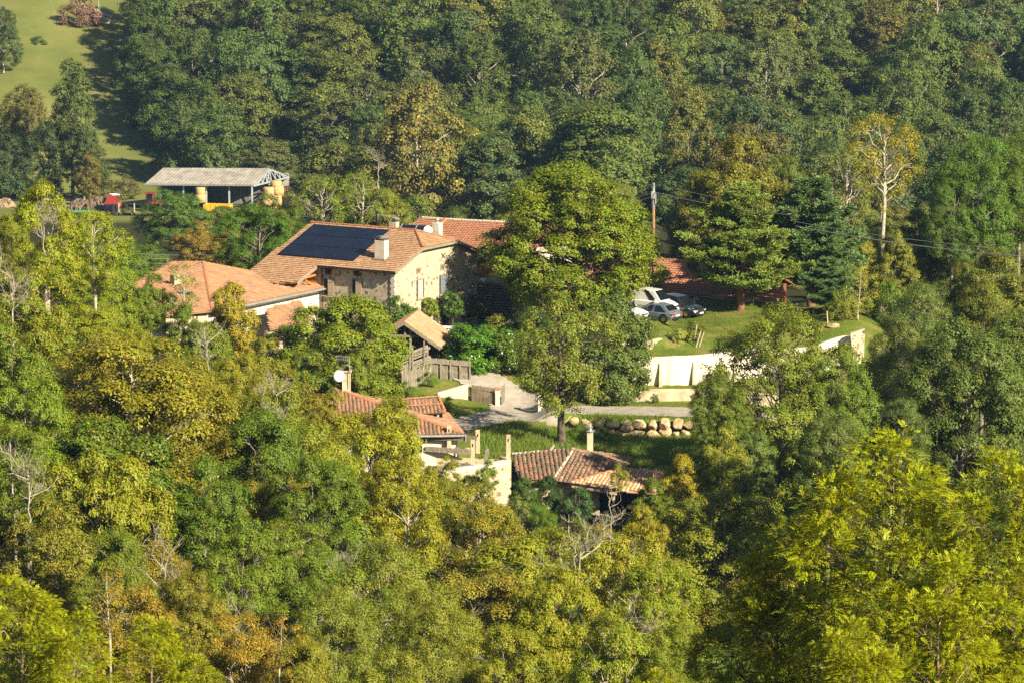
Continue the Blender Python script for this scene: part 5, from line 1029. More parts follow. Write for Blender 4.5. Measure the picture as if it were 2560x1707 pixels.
wire(hd(-.05), at(1000, 600, 352), .5, .02, "upper line running left from the pole behind the lime tree"); wire(hd(-.8), at(1000, 606, 352), .5, .02, "middle line running left behind the red roof"); wire(hd(-1.1), at(1060, 622, 345), .5, .02, "lowest line running left behind the red roof")
for k, (ya, yb) in enumerate(((631, 629), (642, 638), (653, 650))): wire(at(300, ya, 333), at(640, yb, 331), .3, .02, "%s of three thin lines above the annexe ridge" % ("topmost", "middle", "lowest")[k])

# ------------------------------------------------------------------ garden furniture, posts
def chair(c, ang, lab, tip=0):
    t = thing("garden_chair", c, lab, "chair", "white plastic chairs by the farmhouse door"); t.rotation_euler = (tip, 0, ang); c = np.array(c)
    MB().box(c + U3 * .42, .46, .45, .05).build("seat", M['plastic'], t); mb = MB()
    for i in range(5): mb.box(c + np.array([-.18 + i * .09, .23, .68]), .05, .03, .5)
    mb.box(c + np.array([0, .23, .93]), .46, .04, .08); mb.build("backrest", M['plastic'], t)
    for i in (-1, 1):
        MB().box(c + np.array([i * .24, 0, .62]), .05, .46, .04).build("armrest", M['plastic'], t)
        for j in (-1, 1): MB().beam(c + np.array([i * .24, j * .24, 0]), c + np.array([i * .2, j * .2, .42]), .05, .05).build("leg", M['plastic'], t)
ch = gpix(1098, 845, 280, 315); chair(ch, 2.6, "white plastic garden chair standing left of the table by the house"); chair(gpix(1127, 846, 280, 315), -.6, "white plastic garden chair on the right of the table by the house"); chair(gpix(1117, 850, 280, 315), .6, "white plastic garden chair leaning tipped against the table", -.35)
tb = gpix(1112, 843, 280, 315) + np.array([0, .5, 0]); tt = thing("garden_table", tb, "white plastic garden table outside the farmhouse door", "table"); MB().lathe(tb + U3 * .7, [(.1, 0), (.55, .0), (.55, .05), (.1, .05)], 18).build("tabletop", M['plastic'], tt)
for i in (-1, 1):
    for j in (-1, 1): MB().beam(tb + np.array([i * .4, j * .4, 0]), tb + np.array([i * .25, j * .25, .7]), .06, .06).build("leg", M['plastic'], tt)
for k, (a, b, Y, lab) in enumerate([((1738, 868), (1752, 828), 289.4, "leaning pale post at the end of the curved terrace wall"), ((1746, 866), (1760, 830), 289.6, "upright pale post beside the leaning one near the curved wall"), ((1735, 850), (1742, 812), 290.5, "thin grey post stuck in the round bush on the lawn"), ((2070, 812), (2067, 778), 299, "grey post standing on the lawn left of the small pine"), ((1994, 770), (1992, 760), 302, "short pale stake at the rear edge of the lawn")]): tag(MB().tube([at(*a, Y) - U3 * .2, at(*b, Y)], [.06, .05], 7).build("fence_post", M['wood_post']), lab, "post", "posts on the lawn")
ew = at(2127, 880, 293); we = thing("rubble_wall", ew, "short end of pale rubble wall on the bank right of the lawn", "wall"); e0 = at(2126, 834, 294); e1 = at(2162, 822, 294.5); e2 = at(2160, 880, 294.5); e3 = at(2134, 888, 294); MB().prism([e3 - U3 * .5, e2 - U3 * .5, e1, e0], (0, .5, 0)).build("wall_face", M['rubble_gable'], we)
for k, (px, py, Y, s, lab) in enumerate([(1800, 745, 309, .7, "grey garden boulder in front of the cottage, largest"), (1870, 752, 307, .6, "flat grey boulder left of the picnic table"), (1735, 748, 307, .4, "small brown stone beside the dark people carrier"), (2086, 814, 299, .5, "brown stone lying on the lawn near the grey post")]):
    q = gpix(px, py + 4, 285, 330); o = boulder(q + U3 * .1, s * 1.3, s * .8, s * .6, 200 + k, lab); o["group"] = "garden stones"; o["category"] = "stone"
q = gpix(1168, 1122, 255, 285); o = boulder(q, .25, .2, .2, 301, "small white stone in the grass near the walnut trunk"); o["group"] = "garden stones"

# ------------------------------------------------------------------ trees placed one by one (positions in the 2352 px view of the photo)
# around the village
T('lime', 'lime_tree', 1318, 362, 425, 305.5, (.11, .145, .015), "big dense rounded lime tree with golden top beside the farmhouse gable", aut=.09)
T('pine0', 'pine_tree', 1703, 412, 272, 304.8, (.14, .175, .06), "light green pine with broad tiers and bare reddish trunk on the lawn", 'tree', 'pines on the lawn')
T('pine1', 'pine_tree', 1868, 398, 235, 309, (.085, .135, .085), "taller blue green pine behind the light green pine", 'tree', 'pines on the lawn')
T('pine0', 'pine_tree', 1902, 585, 130, 303, (.09, .14, .09), "small low blue green pine at the lawn's far edge", 'tree', 'pines on the lawn')
T('fruit', 'walnut_tree', 1290, 672, 290, 270.5, (.13, .155, .035), "loose grey limbed walnut tree leaning over the lane by the gate", aut=.08, rot=2.2)
T('dense', 'evergreen_tree', 1398, 668, 215, 284.3, (.085, .115, .045), "dense grey green rounded evergreen behind the walnut tree")
T('hedge', 'laurel_hedge', 1104, 736, 165, 290, (.065, .14, .014), "glossy bright green laurel hedge beside the drive", 'hedge', rot=.3); T('hedge', 'laurel_hedge', 1172, 752, 130, 289.5, (.075, .115, .02), "taller duller green hedge end next to the walnut tree", 'hedge', rot=1.9)
T('shrub1', 'shrub', 1140, 718, 95, 296, OL, "olive brown shrub rising behind the laurel hedge", 'shrub', aut=.1); T('dense', 'evergreen_bush', 1225, 700, 130, 294, DK, "dark evergreen bush between the hedge and the lime tree", 'shrub')
T('mid1', 'ash_tree', 790, 668, 300, 279, (.13, .165, .022), "olive green rounded tree standing in front of the farmhouse long wall", aut=.06)
T('mid0', 'tree', 690, 800, 210, 272, (.09, .12, .028), "darker green tree left of the tree in front of the farmhouse", aut=.08)
T('shrub0', 'shrub', 905, 672, 120, 296.5, DP, "dark green bush against the corner of the farmhouse", 'shrub'); T('shrub1', 'shrub', 862, 690, 90, 296, MD, "mid green bush under the farmhouse long wall", 'shrub')
T('shrub2', 'shrub', 935, 690, 85, 297, (.1, .17, .02), "bright yellow green bush between the timber shed and farmhouse", 'shrub')
T('hedge', 'climbing_vine', 988, 680, 42, 303.6, (.13, .17, .02), "yellow green vine climbing the sunlit gable wall", 'vine', dbase=0, rot=-.54)
T('hedge', 'climbing_vine', 1040, 664, 56, 304.6, DP, "dark green vine over the farmhouse door", 'vine', rot=-.54); T('hedge', 'climbing_vine', 1092, 674, 46, 308, DK, "dark ivy at the shaded far end of the gable", 'vine', rot=-.54)
T('dead0', 'bare_bush', 994, 722, 46, 299.5, OL, "leafless pale bush beside the chairs at the gable", 'shrub')
T('roundash', 'ash_tree', 1795, 690, 445, 262, (.125, .15, .024), "big rounded green ash tree in front of the retaining wall", aut=.03); T('near0', 'ash_tree', 1655, 850, 150, 256, (.095, .125, .022), "left flank tree of the green group below the lane wall", aut=.02)
T('near2', 'ash_tree', 1930, 800, 190, 258, (.105, .145, .025), "green ash tree on the right flank of the big rounded ash")
T('mid0', 'tree', 1662, 972, 150, 246, (.17, .185, .03), "pale yellow green young tree right of the rock wall", aut=.1); T('mid2', 'tree', 1570, 1035, 130, 252, (.24, .22, .02), "yellow leaved small tree beside the salmon tiled canopy", aut=.3)
T('mid1', 'tree', 1735, 985, 130, 250, GG, "grey green small tree below the big rounded ash")
T('near0', 'oak_tree', 2215, 722, 350, 231, (.085, .115, .042), "large grey green oak at the right, above the foreground ash", aut=.02); T('near1', 'oak_tree', 2075, 905, 190, 225, (.085, .115, .05), "grey green oak between the rounded ash and the large oak"); T('near2', 'oak_tree', 2345, 700, 220, 236, (.09, .12, .038), "grey green oak cut by the right edge of the picture")
T('near0', 'oak_tree', 1905, 930, 210, 219, (.095, .12, .045), "dusky small oak behind the left shoulder of the foreground ash")
T('willow0', 'tamarisk_tree', 2115, 632, 215, 283, (.085, .125, .055), "smoky fine leaved tree with reddish top right of the lawn", aut=.1); T('shrub1', 'shrub', 1935, 660, 80, 300, OL, "olive shrub beside the small pine", 'shrub')
T('sparse', 'young_tree', 1972, 600, 95, 301, (.2, .2, .03), "thin yellowish young tree with pale stem at the lawn's end", aut=.2); T('sparse', 'young_tree', 1918, 640, 60, 303, (.19, .2, .035), "thin pale young tree close to the small low pine")
T('ashbare', 'ash_tree', 2032, 246, 200, 332, (.2, .18, .02), "tall half bare ash with pale trunk and yellow crown", aut=.25); T('ashbare', 'ash_tree', 1950, 318, 190, 342, (.13, .15, .05), "grey green thin leaved tree with pale leaning trunk behind the pines", aut=.05)
T('mid0', 'oak_tree', 1690, 305, 260, 346, (.115, .115, .022), "brownish olive tree rising behind the light green pine", aut=.14); T('mid1', 'tree', 1800, 350, 150, 352, (.10, .12, .045), "grey olive tree between the brownish tree and the tall bare ash")
T('ashfar', 'oak_tree', 2250, 302, 250, 338, (.07, .12, .02), "dark green oak with a tall rounded head right of the bare ash"); T('near0', 'oak_tree', 2345, 300, 200, 342, (.075, .115, .02), "dark green oak at the upper right edge"); T('near1', 'oak_tree', 2190, 400, 160, 334, (.06, .10, .02), "dark shaded oak beside the tall bare ash"); T('near2', 'oak_tree', 2110, 470, 130, 340, (.075, .09, .03), "dim low oak under the tall bare ash")
T('mid2', 'tree', 2300, 560, 180, 296, (.115, .13, .03), "olive tree below the dark oaks at the right", aut=.08); T('mid0', 'tree', 2215, 600, 150, 300, (.10, .115, .035), "olive brown tree right of the smoky fine leaved tree", aut=.12); T('mid1', 'tree', 1960, 520, 110, 318, (.16, .165, .03), "yellow green tree behind the thin young trees", aut=.15); T('mid2', 'tree', 2050, 520, 120, 322, (.13, .145, .03), "yellow olive tree at the foot of the tall bare ash", aut=.12)
T('shrub1', 'round_bush', 1592, 732, 80, 291.2, (.10, .12, .025), "round dark bush with stakes on the lawn edge", 'shrub', aut=.08); T('bracken', 'yucca_clump', 1560, 765, 60, 290.2, (.24, .25, .1), "pale strappy clump above the curved terrace wall", 'plant')
T('shrub2', 'shrub', 1492, 652, 50, 306.5, (.17, .17, .02), "yellow green bush between the lime tree and cottage", 'shrub')
T('shrub0', 'shrub', 1505, 900, 28, 283.2, (.07, .09, .04), "tiny grey bush against the low cream terrace wall", 'shrub', hmin=.5)
T('shrub0', 'shrub', 1440, 880, 70, 284.5, OL, "twiggy bush at the hidden end of the low terrace wall", 'shrub'); T('shrub1', 'shrub', 1330, 970, 75, 272.5, (.09, .14, .022), "leafy green bush right of the walnut trunk", 'shrub'); T('shrub2', 'shrub', 1385, 975, 60, 273, (.1, .15, .022), "green bush at the left end of the rock wall", 'shrub')
T('shrub0', 'shrub', 925, 870, 70, 281, (.08, .12, .022), "green bush at the foot of the plank rack", 'shrub'); T('shrub1', 'shrub', 1030, 905, 55, 277.5, (.075, .12, .018), "dark grassy bush beside the white garden wall", 'shrub'); T('shrub2', 'shrub', 985, 868, 50, 285.5, (.10, .15, .025), "green bush in the corner of the picket fence", 'shrub')
T('willow0', 'tamarisk_tree', 2065, 720, 190, 281, (.095, .125, .045), "smoky fine leaved tree hiding the end of the rubble wall's bank", aut=.12); T('near2', 'oak_tree', 2150, 745, 190, 262, (.085, .115, .04), "grey green tree between the smoky trees and the large oak", aut=.03); T('shrub1', 'shrub', 2020, 790, 130, 283, (.10, .15, .03), "bright green bush below the rubble wall end", 'shrub'); T('near1', 'oak_tree', 2260, 640, 240, 272, (.105, .125, .03), "olive oak above the large grey green oak", aut=.08)
for (k, dx, dt, dw, c, au, lab) in [('mid0', 1000, 1065, 110, (.14, .15, .022), .15, "olive tree hiding the left end of the ruin wall"), ('mid1', 1075, 1085, 90, (.12, .14, .02), .1, "green tree in front of the ruin's stone wall"), ('shrub2', 1030, 1040, 80, (.16, .17, .025), .2, "yellowish bush against the white ruin wall top"), ('mid2', 955, 1040, 90, (.15, .16, .022), .15, "yellow green tree under the old house eave")]: T(k, 'bush', dx, dt, dw, 254.5, c, lab, 'shrub', 'bushes before the ruin', au)
for (dx, dt, dw, Y, c, lab) in [(1985, 665, 90, 306, OL, "olive bush behind the lawn's far corner"), (2045, 640, 100, 305, MD, "green bush under the tall bare ash"), (2095, 690, 80, 300, GG, "grey green bush at the lawn's far right corner")]: T('shrub1', 'shrub', dx, dt, dw, Y, c, lab, 'shrub')
T('mid1', 'tree', 655, 742, 135, 284, (.12, .15, .024), "olive tree under the lean-to's tile roof", aut=.08)
# behind the farmhouse and towards the barn
T('near1', 'oak_tree', 592, 462, 190, 328, (.06, .115, .018), "dark green pear shaped tree left of the solar roof"); T('near0', 'tree', 668, 470, 130, 334, (.085, .125, .02), "green tree between the dark pear shaped tree and solar roof")
T('ashbare', 'ash_tree', 742, 390, 170, 350, (.13, .165, .03), "thin green ash with pale limbs behind the solar roof", aut=.03); T('ashbare', 'ash_tree', 830, 385, 150, 352, (.12, .16, .03), "green ash with pale forked trunk behind the flue", aut=.03); T('mid1', 'tree', 880, 425, 140, 354, (.13, .14, .035), "olive tree behind the dark flue", aut=.1); T('mid0', 'tree', 790, 440, 150, 356, (.10, .14, .03), "mid green tree low behind the roof ridge")
T('mid2', 'tree', 960, 440, 150, 380, (.095, .13, .045), "grey green tree behind the satellite dish", aut=.04); T('near2', 'tree', 1050, 470, 150, 400, (.075, .105, .05), "bluish tree above the red hipped roof"); T('dead0', 'dead_tree', 868, 330, 60, 470, OL, "small leafless pale tree behind the ash trees", 'dead tree')
T('near0', 'oak_tree', 392, 432, 185, 430, (.075, .125, .045), "bluish green oak in front of the hay barn"); T('mid1', 'tree', 520, 470, 120, 470, (.11, .14, .04), "pale green tree below the yellow trailer", aut=.05); T('shrub1', 'shrub', 610, 435, 110, 520, (.13, .15, .045), "olive bush before the barn's open end", 'shrub', aut=.05)
T('mid0', 'tree', 455, 505, 140, 360, (.17, .12, .05), "brown leaved tree left of the dark pear shaped tree", aut=.15); T('mid2', 'tree', 525, 520, 110, 352, (.17, .13, .055), "dull brown tree close to the dark pear shaped tree", aut=.2); T('mid1', 'tree', 330, 560, 150, 345, (.09, .13, .04), "grey green tree above the left end of the annexe roof"); T('shrub2', 'shrub', 420, 590, 90, 326, (.11, .14, .04), "green bush on the ridge side of the annexe", 'shrub')
T('near2', 'tree', 230, 505, 190, 300, (.12, .165, .02), "bright mid green tree left of the annexe roof", aut=.04); T('near0', 'tree', 290, 540, 130, 312, (.09, .135, .03), "green tree touching the annexe's left verge")
T('chestnut1', 'chestnut_tree', 105, 402, 200, 236, (.19, .21, .018), "open yellow green chestnut with bare limbs against the field", aut=.06); T('chestnut1', 'chestnut_tree', 215, 470, 150, 240, (.17, .2, .02), "smaller open chestnut with a curved grey limb", aut=.06); T('near1', 'willow_tree', 25, 480, 170, 246, (.17, .185, .03), "pale yellow green bushy tree at the left edge"); T('chestnut0', 'chestnut_tree', 60, 570, 260, 226, (.13, .16, .018), "broad chestnut with orange leaf patches at the left edge", aut=.22); T('dead2', 'dead_tree', 25, 545, 130, 221, OL, "grey leafless branches at the left edge below the yellow chestnut", 'dead tree'); T('dead0', 'dead_tree', 100, 455, 90, 232, OL, "thin grey dead branches between the two open chestnuts", 'dead tree')
T('near0', 'tree', 230, 590, 200, 258, (.135, .17, .018), "fresh green tree in front of the annexe's left end", aut=.05); T('chestnut0', 'chestnut_tree', 200, 690, 230, 236, (.17, .19, .02), "yellow green chestnut above the golden hornbeam", aut=.08); T('mid0', 'tree', 345, 625, 110, 282, (.10, .14, .02), "dark green tree crossing the annexe roof, left", aut=.03)
T('sparse', 'young_tree', 418, 595, 110, 281, (.11, .15, .022), "thin branched tree crossing the annexe roof between its skylights", aut=.03); T('mid2', 'tree', 533, 638, 145, 276, (.2, .18, .022), "small golden topped round tree before the annexe eave", aut=.4); T('mid1', 'tree', 470, 730, 170, 262, (.12, .15, .028), "green tree below the annexe roof", aut=.06); T('mid0', 'tree', 600, 770, 170, 262, (.135, .14, .026), "olive tree below the lean-to roof", aut=.12); T('dead0', 'dead_tree', 475, 730, 100, 250, OL, "grey tangle of dead branches below the annexe", 'dead tree'); T('mid2', 'tree', 420, 690, 120, 268, (.09, .125, .022), "dark green small tree under the annexe roof's lower edge")
# the wooded slope in front
T('hornbeam0', 'hornbeam_tree', 300, 742, 430, 200, (.16, .15, .022), "large golden brown hornbeam at the middle left", aut=.14); T('hornbeam0', 'hornbeam_tree', 190, 800, 240, 205, (.17, .145, .024), "brownish hornbeam left of the large golden one", aut=.15); T('hornbeam0', 'hornbeam_tree', 440, 800, 220, 208, (.16, .15, .022), "golden hornbeam right of the largest one", aut=.18)
T('near0', 'tree', 555, 800, 200, 228, (.18, .18, .022), "yellowish tree left of the leaning bare tree", aut=.15); T('chestnut0', 'chestnut_tree', 55, 850, 240, 190, (.12, .17, .018), "vivid green chestnut at the left edge below mid height", aut=.05); T('chestnut1', 'chestnut_tree', 30, 960, 180, 182, (.11, .15, .02), "shaded green chestnut behind the dead white tree", aut=.05)
T('near1', 'oak_tree', 600, 930, 330, 206, (.085, .125, .02), "dark green oak at the middle of the left slope", aut=.02); T('near2', 'oak_tree', 480, 1030, 260, 192, (.08, .12, .018), "deep green oak in the shade of the hornbeam", aut=.03); T('near0', 'oak_tree', 720, 1030, 250, 198, (.09, .13, .02), "deep green oak left of the yellow chestnuts", aut=.03)
T('dead1', 'dead_tree', 655, 838, 110, 212, OL, "tall leaning bare tree with pale curved trunk", 'dead tree', rot=2.9); T('dead1', 'dead_tree', 610, 860, 70, 214, OL, "fine twigged bare tree left of the leaning one", 'dead tree')
T('chestnut0', 'chestnut_tree', 850, 930, 310, 216, (.2, .205, .018), "big yellow green chestnut right of the leaning bare tree", aut=.14); T('chestnut1', 'chestnut_tree', 930, 1040, 210, 208, (.19, .19, .018), "yellow green chestnut with bare grey limbs below the ruin", aut=.16); T('chestnut1', 'chestnut_tree', 760, 985, 190, 210, (.18, .2, .02), "yellow green chestnut with pale dead limbs under the dish", aut=.1); T('mid1', 'tree', 905, 905, 150, 244, (.16, .165, .024), "yellowish tree in front of the old mossy roof", aut=.12); T('mid0', 'tree', 760, 895, 130, 250, (.17, .16, .026), "golden tree at the left end of the old mossy roof", aut=.25); T('mid2', 'tree', 835, 790, 140, 272, (.12, .155, .022), "green tree between the tall antenna and the timber shed", aut=.06)
T('hornbeam0', 'hornbeam_tree', 1095, 1095, 210, 216, (.13, .14, .018), "rust and green layered tree below the ruin's wall", aut=.38); T('mid1', 'tree', 1010, 1090, 120, 226, (.14, .15, .022), "olive tree at the foot of the ruin", aut=.12)
T('willow0', 'willow_tree', 880, 1215, 330, 166, (.135, .16, .032), "fine leaved olive willow filling the bottom centre", aut=.05); T('willow0', 'willow_tree', 985, 1320, 250, 158, (.15, .165, .03), "pale olive willow at the bottom edge right of centre", aut=.06); T('willow0', 'willow_tree', 760, 1330, 240, 156, (.13, .15, .03), "olive willow left of the largest bottom willow", aut=.05)
T('chestnut0', 'chestnut_tree', 1270, 1290, 270, 172, (.19, .2, .018), "yellow green chestnut at the bottom, right of centre", aut=.14); T('chestnut1', 'chestnut_tree', 1440, 1190, 250, 186, (.19, .19, .02), "yellow green chestnut with grey dead limbs below the canopy", aut=.15); T('chestnut0', 'chestnut_tree', 1520, 1270, 230, 176, (.16, .19, .018), "green chestnut beside the foreground ash", aut=.06); T('chestnut1', 'chestnut_tree', 1400, 1380, 260, 150, (.15, .18, .02), "green chestnut at the bottom below the dead tree", aut=.08); T('near0', 'tree', 1160, 1420, 240, 146, (.17, .18, .025), "yellow olive tree at the bottom edge", aut=.1); T('near1', 'tree', 1550, 1420, 220, 150, (.13, .155, .022), "green tree at the bottom against the foreground ash", aut=.06)
T('dead0', 'dead_tree', 1335, 1150, 200, 178, OL, "branchy silver dead tree below the salmon canopy", 'dead tree'); T('snag', 'dead_tree', 1402, 1085, 90, 212, OL, "upright thin bare tree before the canopy", 'dead tree'); T('dead2', 'dead_tree', 1440, 1330, 180, 160, OL, "low dead branches at the bottom right of centre", 'dead tree')
T('dead0', 'dead_tree', 62, 1000, 150, 180, OL, "large white dead tree at the left edge", 'dead tree'); T('dead2', 'dead_tree', 370, 1175, 190, 176, OL, "spreading silver dead crown at the lower left", 'dead tree'); T('dead2', 'dead_tree', 530, 1330, 170, 152, OL, "low pale dead branches right of the rusty birches", 'dead tree'); T('dead1', 'dead_tree', 790, 1235, 110, 170, OL, "curved white dead limb over the willow", 'dead tree')
T('near2', 'tree', 110, 1120, 260, 172, (.14, .14, .028), "olive brown tree below the white dead tree", aut=.14); T('near1', 'tree', 260, 1200, 230, 166, (.11, .14, .022), "green tree left of the silver dead crown", aut=.06); T('near0', 'tree', 560, 1200, 260, 174, (.11, .15, .022), "green tree right of the silver dead crown", aut=.05); T('near2', 'tree', 690, 1190, 200, 178, (.10, .14, .022), "dark green tree above the olive willow", aut=.05)
T('hornbeam0', 'birch_tree', 300, 1320, 230, 146, (.17, .13, .03), "rusty brown birch with white stems at the lower left", aut=.3); T('hornbeam0', 'birch_tree', 560, 1390, 220, 142, (.19, .14, .028), "orange brown birch at the bottom left of centre", aut=.45); T('sparse', 'birch_tree', 640, 1400, 110, 138, (.22, .14, .03), "thin orange birch with a white stem at the bottom", aut=.5); T('near0', 'tree', 440, 1300, 200, 152, (.14, .14, .025), "olive gold tree between the rusty birches", aut=.2)
T('sparse', 'birch_tree', 250, 1290, 130, 140, (.16, .13, .03), "thin white stemmed birch beside the rusty one", aut=.3); T('near1', 'tree', 690, 1450, 230, 138, (.16, .16, .028), "olive tree at the bottom edge left of the willows", aut=.15); T('near2', 'tree', 900, 1470, 230, 136, (.15, .165, .03), "grey olive tree at the bottom edge centre", aut=.08)
for (dx, dt, dw, Y, lab) in [(2040, 958, 700, 100, "largest yellow green ash in the right foreground"), (2330, 1010, 420, 97, "yellow green ash cut by the right edge in the foreground"), (1790, 1180, 430, 103, "left arm ash of the right foreground group, spreading low"), (2170, 1240, 420, 94, "lower right foreground ash with orange lichened trunk"), (1960, 1400, 330, 92, "bottom edge foreground ash with lichen spotted limbs")]: T('ash0' if dw > 420 else 'ash1', 'ash_tree', dx, dt, dw, Y, YG, lab, 'tree', 'ash trees in the foreground')
for (dx, dt, dw, Y, lab) in [(40, 1300, 300, 100, "yellow green ash filling the bottom left corner"), (170, 1385, 230, 97, "second foreground ash from the bottom left corner"), (345, 1395, 200, 101, "upright fern leaved ash at the bottom left"), (440, 1490, 170, 96, "low foreground ash right of the upright fern leaved one"), (1500, 1520, 150, 95, "tip of a foreground ash at the bottom edge, right of centre")]: T('ash1', 'ash_tree', dx, dt, dw, Y, YG, lab, 'tree', 'ash trees in the foreground')
# bushes on the rough bank under the ruin
for (k, dx, dt, dw, Y, c, au, lab) in [('shrub1', 1120, 1050, 70, 254, MD, .1, "green bush growing up the ruin's stone wall"), ('dense', 1200, 1090, 70, 254, (.05, .09, .02), 0, "dark green laurel bush below the dark tiled roof"), ('dense', 1255, 1085, 80, 255.5, (.03, .055, .015), 0, "blackish bush in the shade of the dark tiled roof"), ('shrub2', 1330, 1108, 90, 253.5, (.05, .095, .045), 0, "blue green fig bush under the canopy eave"), ('broom', 1235, 1150, 60, 246, (.09, .15, .02), 0, "upright green broom on the rough bank"), ('broom', 1262, 1170, 60, 243, (.09, .14, .02), 0, "second green broom further down the rough bank"), ('bracken', 1165, 1195, 90, 238, RB, .3, "rust brown bracken patch on the rough bank"), ('bracken', 1195, 1230, 80, 234, (.2, .09, .04), .3, "red brown bracken below the green brooms"), ('bracken', 1150, 1150, 80, 246, (.2, .16, .05), .3, "tawny bracken right of the rust and green tree"), ('shrub0', 1190, 1135, 80, 249, (.12, .14, .06), .1, "pale silvery bush below the ruin's corner"), ('mid2', 1500, 1090, 110, 246, (.10, .135, .022), .05, "green tree right of the salmon canopy"), ('mid0', 1480, 1155, 130, 232, (.21, .2, .022), .25, "yellow leaved tree beside the blue car"), ('mid1', 1590, 1140, 130, 236, (.11, .14, .022), .08, "green tree right of the blue car"), ('mid2', 1330, 1180, 110, 222, (.09, .12, .022), .1, "dark green bushy tree behind the silver dead tree"), ('shrub1', 1420, 1060, 60, 256, (.16, .17, .028), .2, "yellowish bush overlapping the salmon roof"), ('bracken', 1240, 1245, 90, 226, (.16, .13, .05), .2, "brown bracken hollow left of the silver dead tree")]: T(k, 'bush' if k != 'bracken' else 'bracken_patch', dx, dt, dw, Y, c, lab, 'shrub' if k not in ('mid0', 'mid1', 'mid2') else 'tree', 'bushes on the rough bank', au)
# field edge at the upper left
T('wood4', 'poplar_tree', 162, 128, 130, 655, (.105, .13, .045), "tall ragged poplar standing in front of the far field"); T('wood3', 'oak_tree', 190, 280, 120, 650, (.085, .105, .04), "grey green tree right of the tall poplar's foot"); T('wood0', 'oak_tree', 60, 190, 120, 672, (.14, .125, .045), "tawny tree at the left edge of the field", aut=.1); T('wood1', 'oak_tree', 5, 10, 110, 720, (.075, .105, .045), "dark oak at the top left corner"); T('wood2', 'oak_tree', 20, 230, 110, 668, (.13, .13, .045), "olive tree at the left edge below the corner oak", aut=.08)
T('wood0', 'oak_tree', 110, 270, 120, 654, (.06, .085, .035), "dark tree left of the tall poplar's foot"); T('wood5', 'oak_tree', 20, 300, 140, 650, (.055, .08, .035), "dark tree on the left edge above the farm track"); T('wood2', 'young_tree', 205, 345, 60, 646, (.14, .12, .04), "small tawny tree beside the farm track", aut=.15); T('shrub1', 'shrub', 88, 135, 62, 740, (.07, .12, .03), "round green bush alone on the far field", 'shrub'); T('shrub0', 'shrub', 290, 400, 90, 655, (.12, .11, .05), "brown scrub between the field and barn roof", 'shrub', aut=.1); T('shrub2', 'shrub', 245, 405, 90, 652, (.14, .14, .055), "pale scrub beside the farm track", 'shrub', aut=.05); T('shrub0', 'shrub', 293, 470, 34, 607, (.10, .11, .05), "small grey bush in the bare farm yard", 'shrub')
for (dx, dt, dw, Y, k, lab) in [(345, -60, 150, 735, 0, "tall dark oak at the field's wooded edge, highest up the slope"), (338, 25, 150, 715, 1, "broad dark oak at the field edge below the fallen tree"), (345, 85, 170, 700, 5, "dark oak in the middle of the field's wooded edge"), (395, 140, 160, 688, 2, "dark oval oak low on the field's wooded edge"), (440, 60, 170, 705, 3, "large dark oak behind the field edge trees"), (460, 170, 150, 684, 0, "dark oak behind the broad round oak above the barn")]: T('wood%d' % k, 'oak_tree', dx, dt, dw, Y, (.07, .10, .03), lab)
T('wood3', 'oak_tree', 418, 228, 150, 668, (.085, .12, .045), "broad round oak standing before the wood above the barn roof")
# fallen tree on the field
fp = gpix(212, 66, 660, 1000); ft = thing("fallen_tree", fp, "fallen dead tree with brown twiggy crown and pale broken trunk on the far field", "dead tree")
def child(me, nm, col=None, loc=(0, 0, 0), rot=(0, 0, 0), sc=1.):
    o = bpy.data.objects.new(nm, me); COL.objects.link(o); o.parent = ft; o.location = loc; o.rotation_euler = rot; o.scale = (sc,) * 3 if isinstance(sc, (int, float)) else sc
    if col: o.color = (*col, 0)
    return o
cm = PROTO['shrub1'][1].copy(); cm.materials.clear(); cm.materials.append(M['brushwood']); child(cm, "crown", (.2, .12, .085), (-1.2, 0, -.3), (0, .2, 0), (2.7, 2.2, 2.3))
cm2 = PROTO['dead0'][0]; child(cm2, "branches", None, (-1.5, 0, 0), (0, 1.1, 0), .8)
bg_ = Bag(); rs = np.random.RandomState(2)
for a, b, r in (((-1, 0, 4.6), (5.2, .5, 1.6), .35), ((.5, 0, .8), (5, -1, 1.2), .4), ((2, .4, .2), (5.2, .6, .5), .3), ((3, 0, 2.6), (2.6, 0, 5.4), .12)): bg_.tube(curve(rs, np.array(a), np.array(b), 5, 0, .03), np.linspace(r * .55, r, 5), 8)
tm = bg_.mesh("fallen_trunk"); tm.materials.append(M['dead']); child(tm, "trunk")

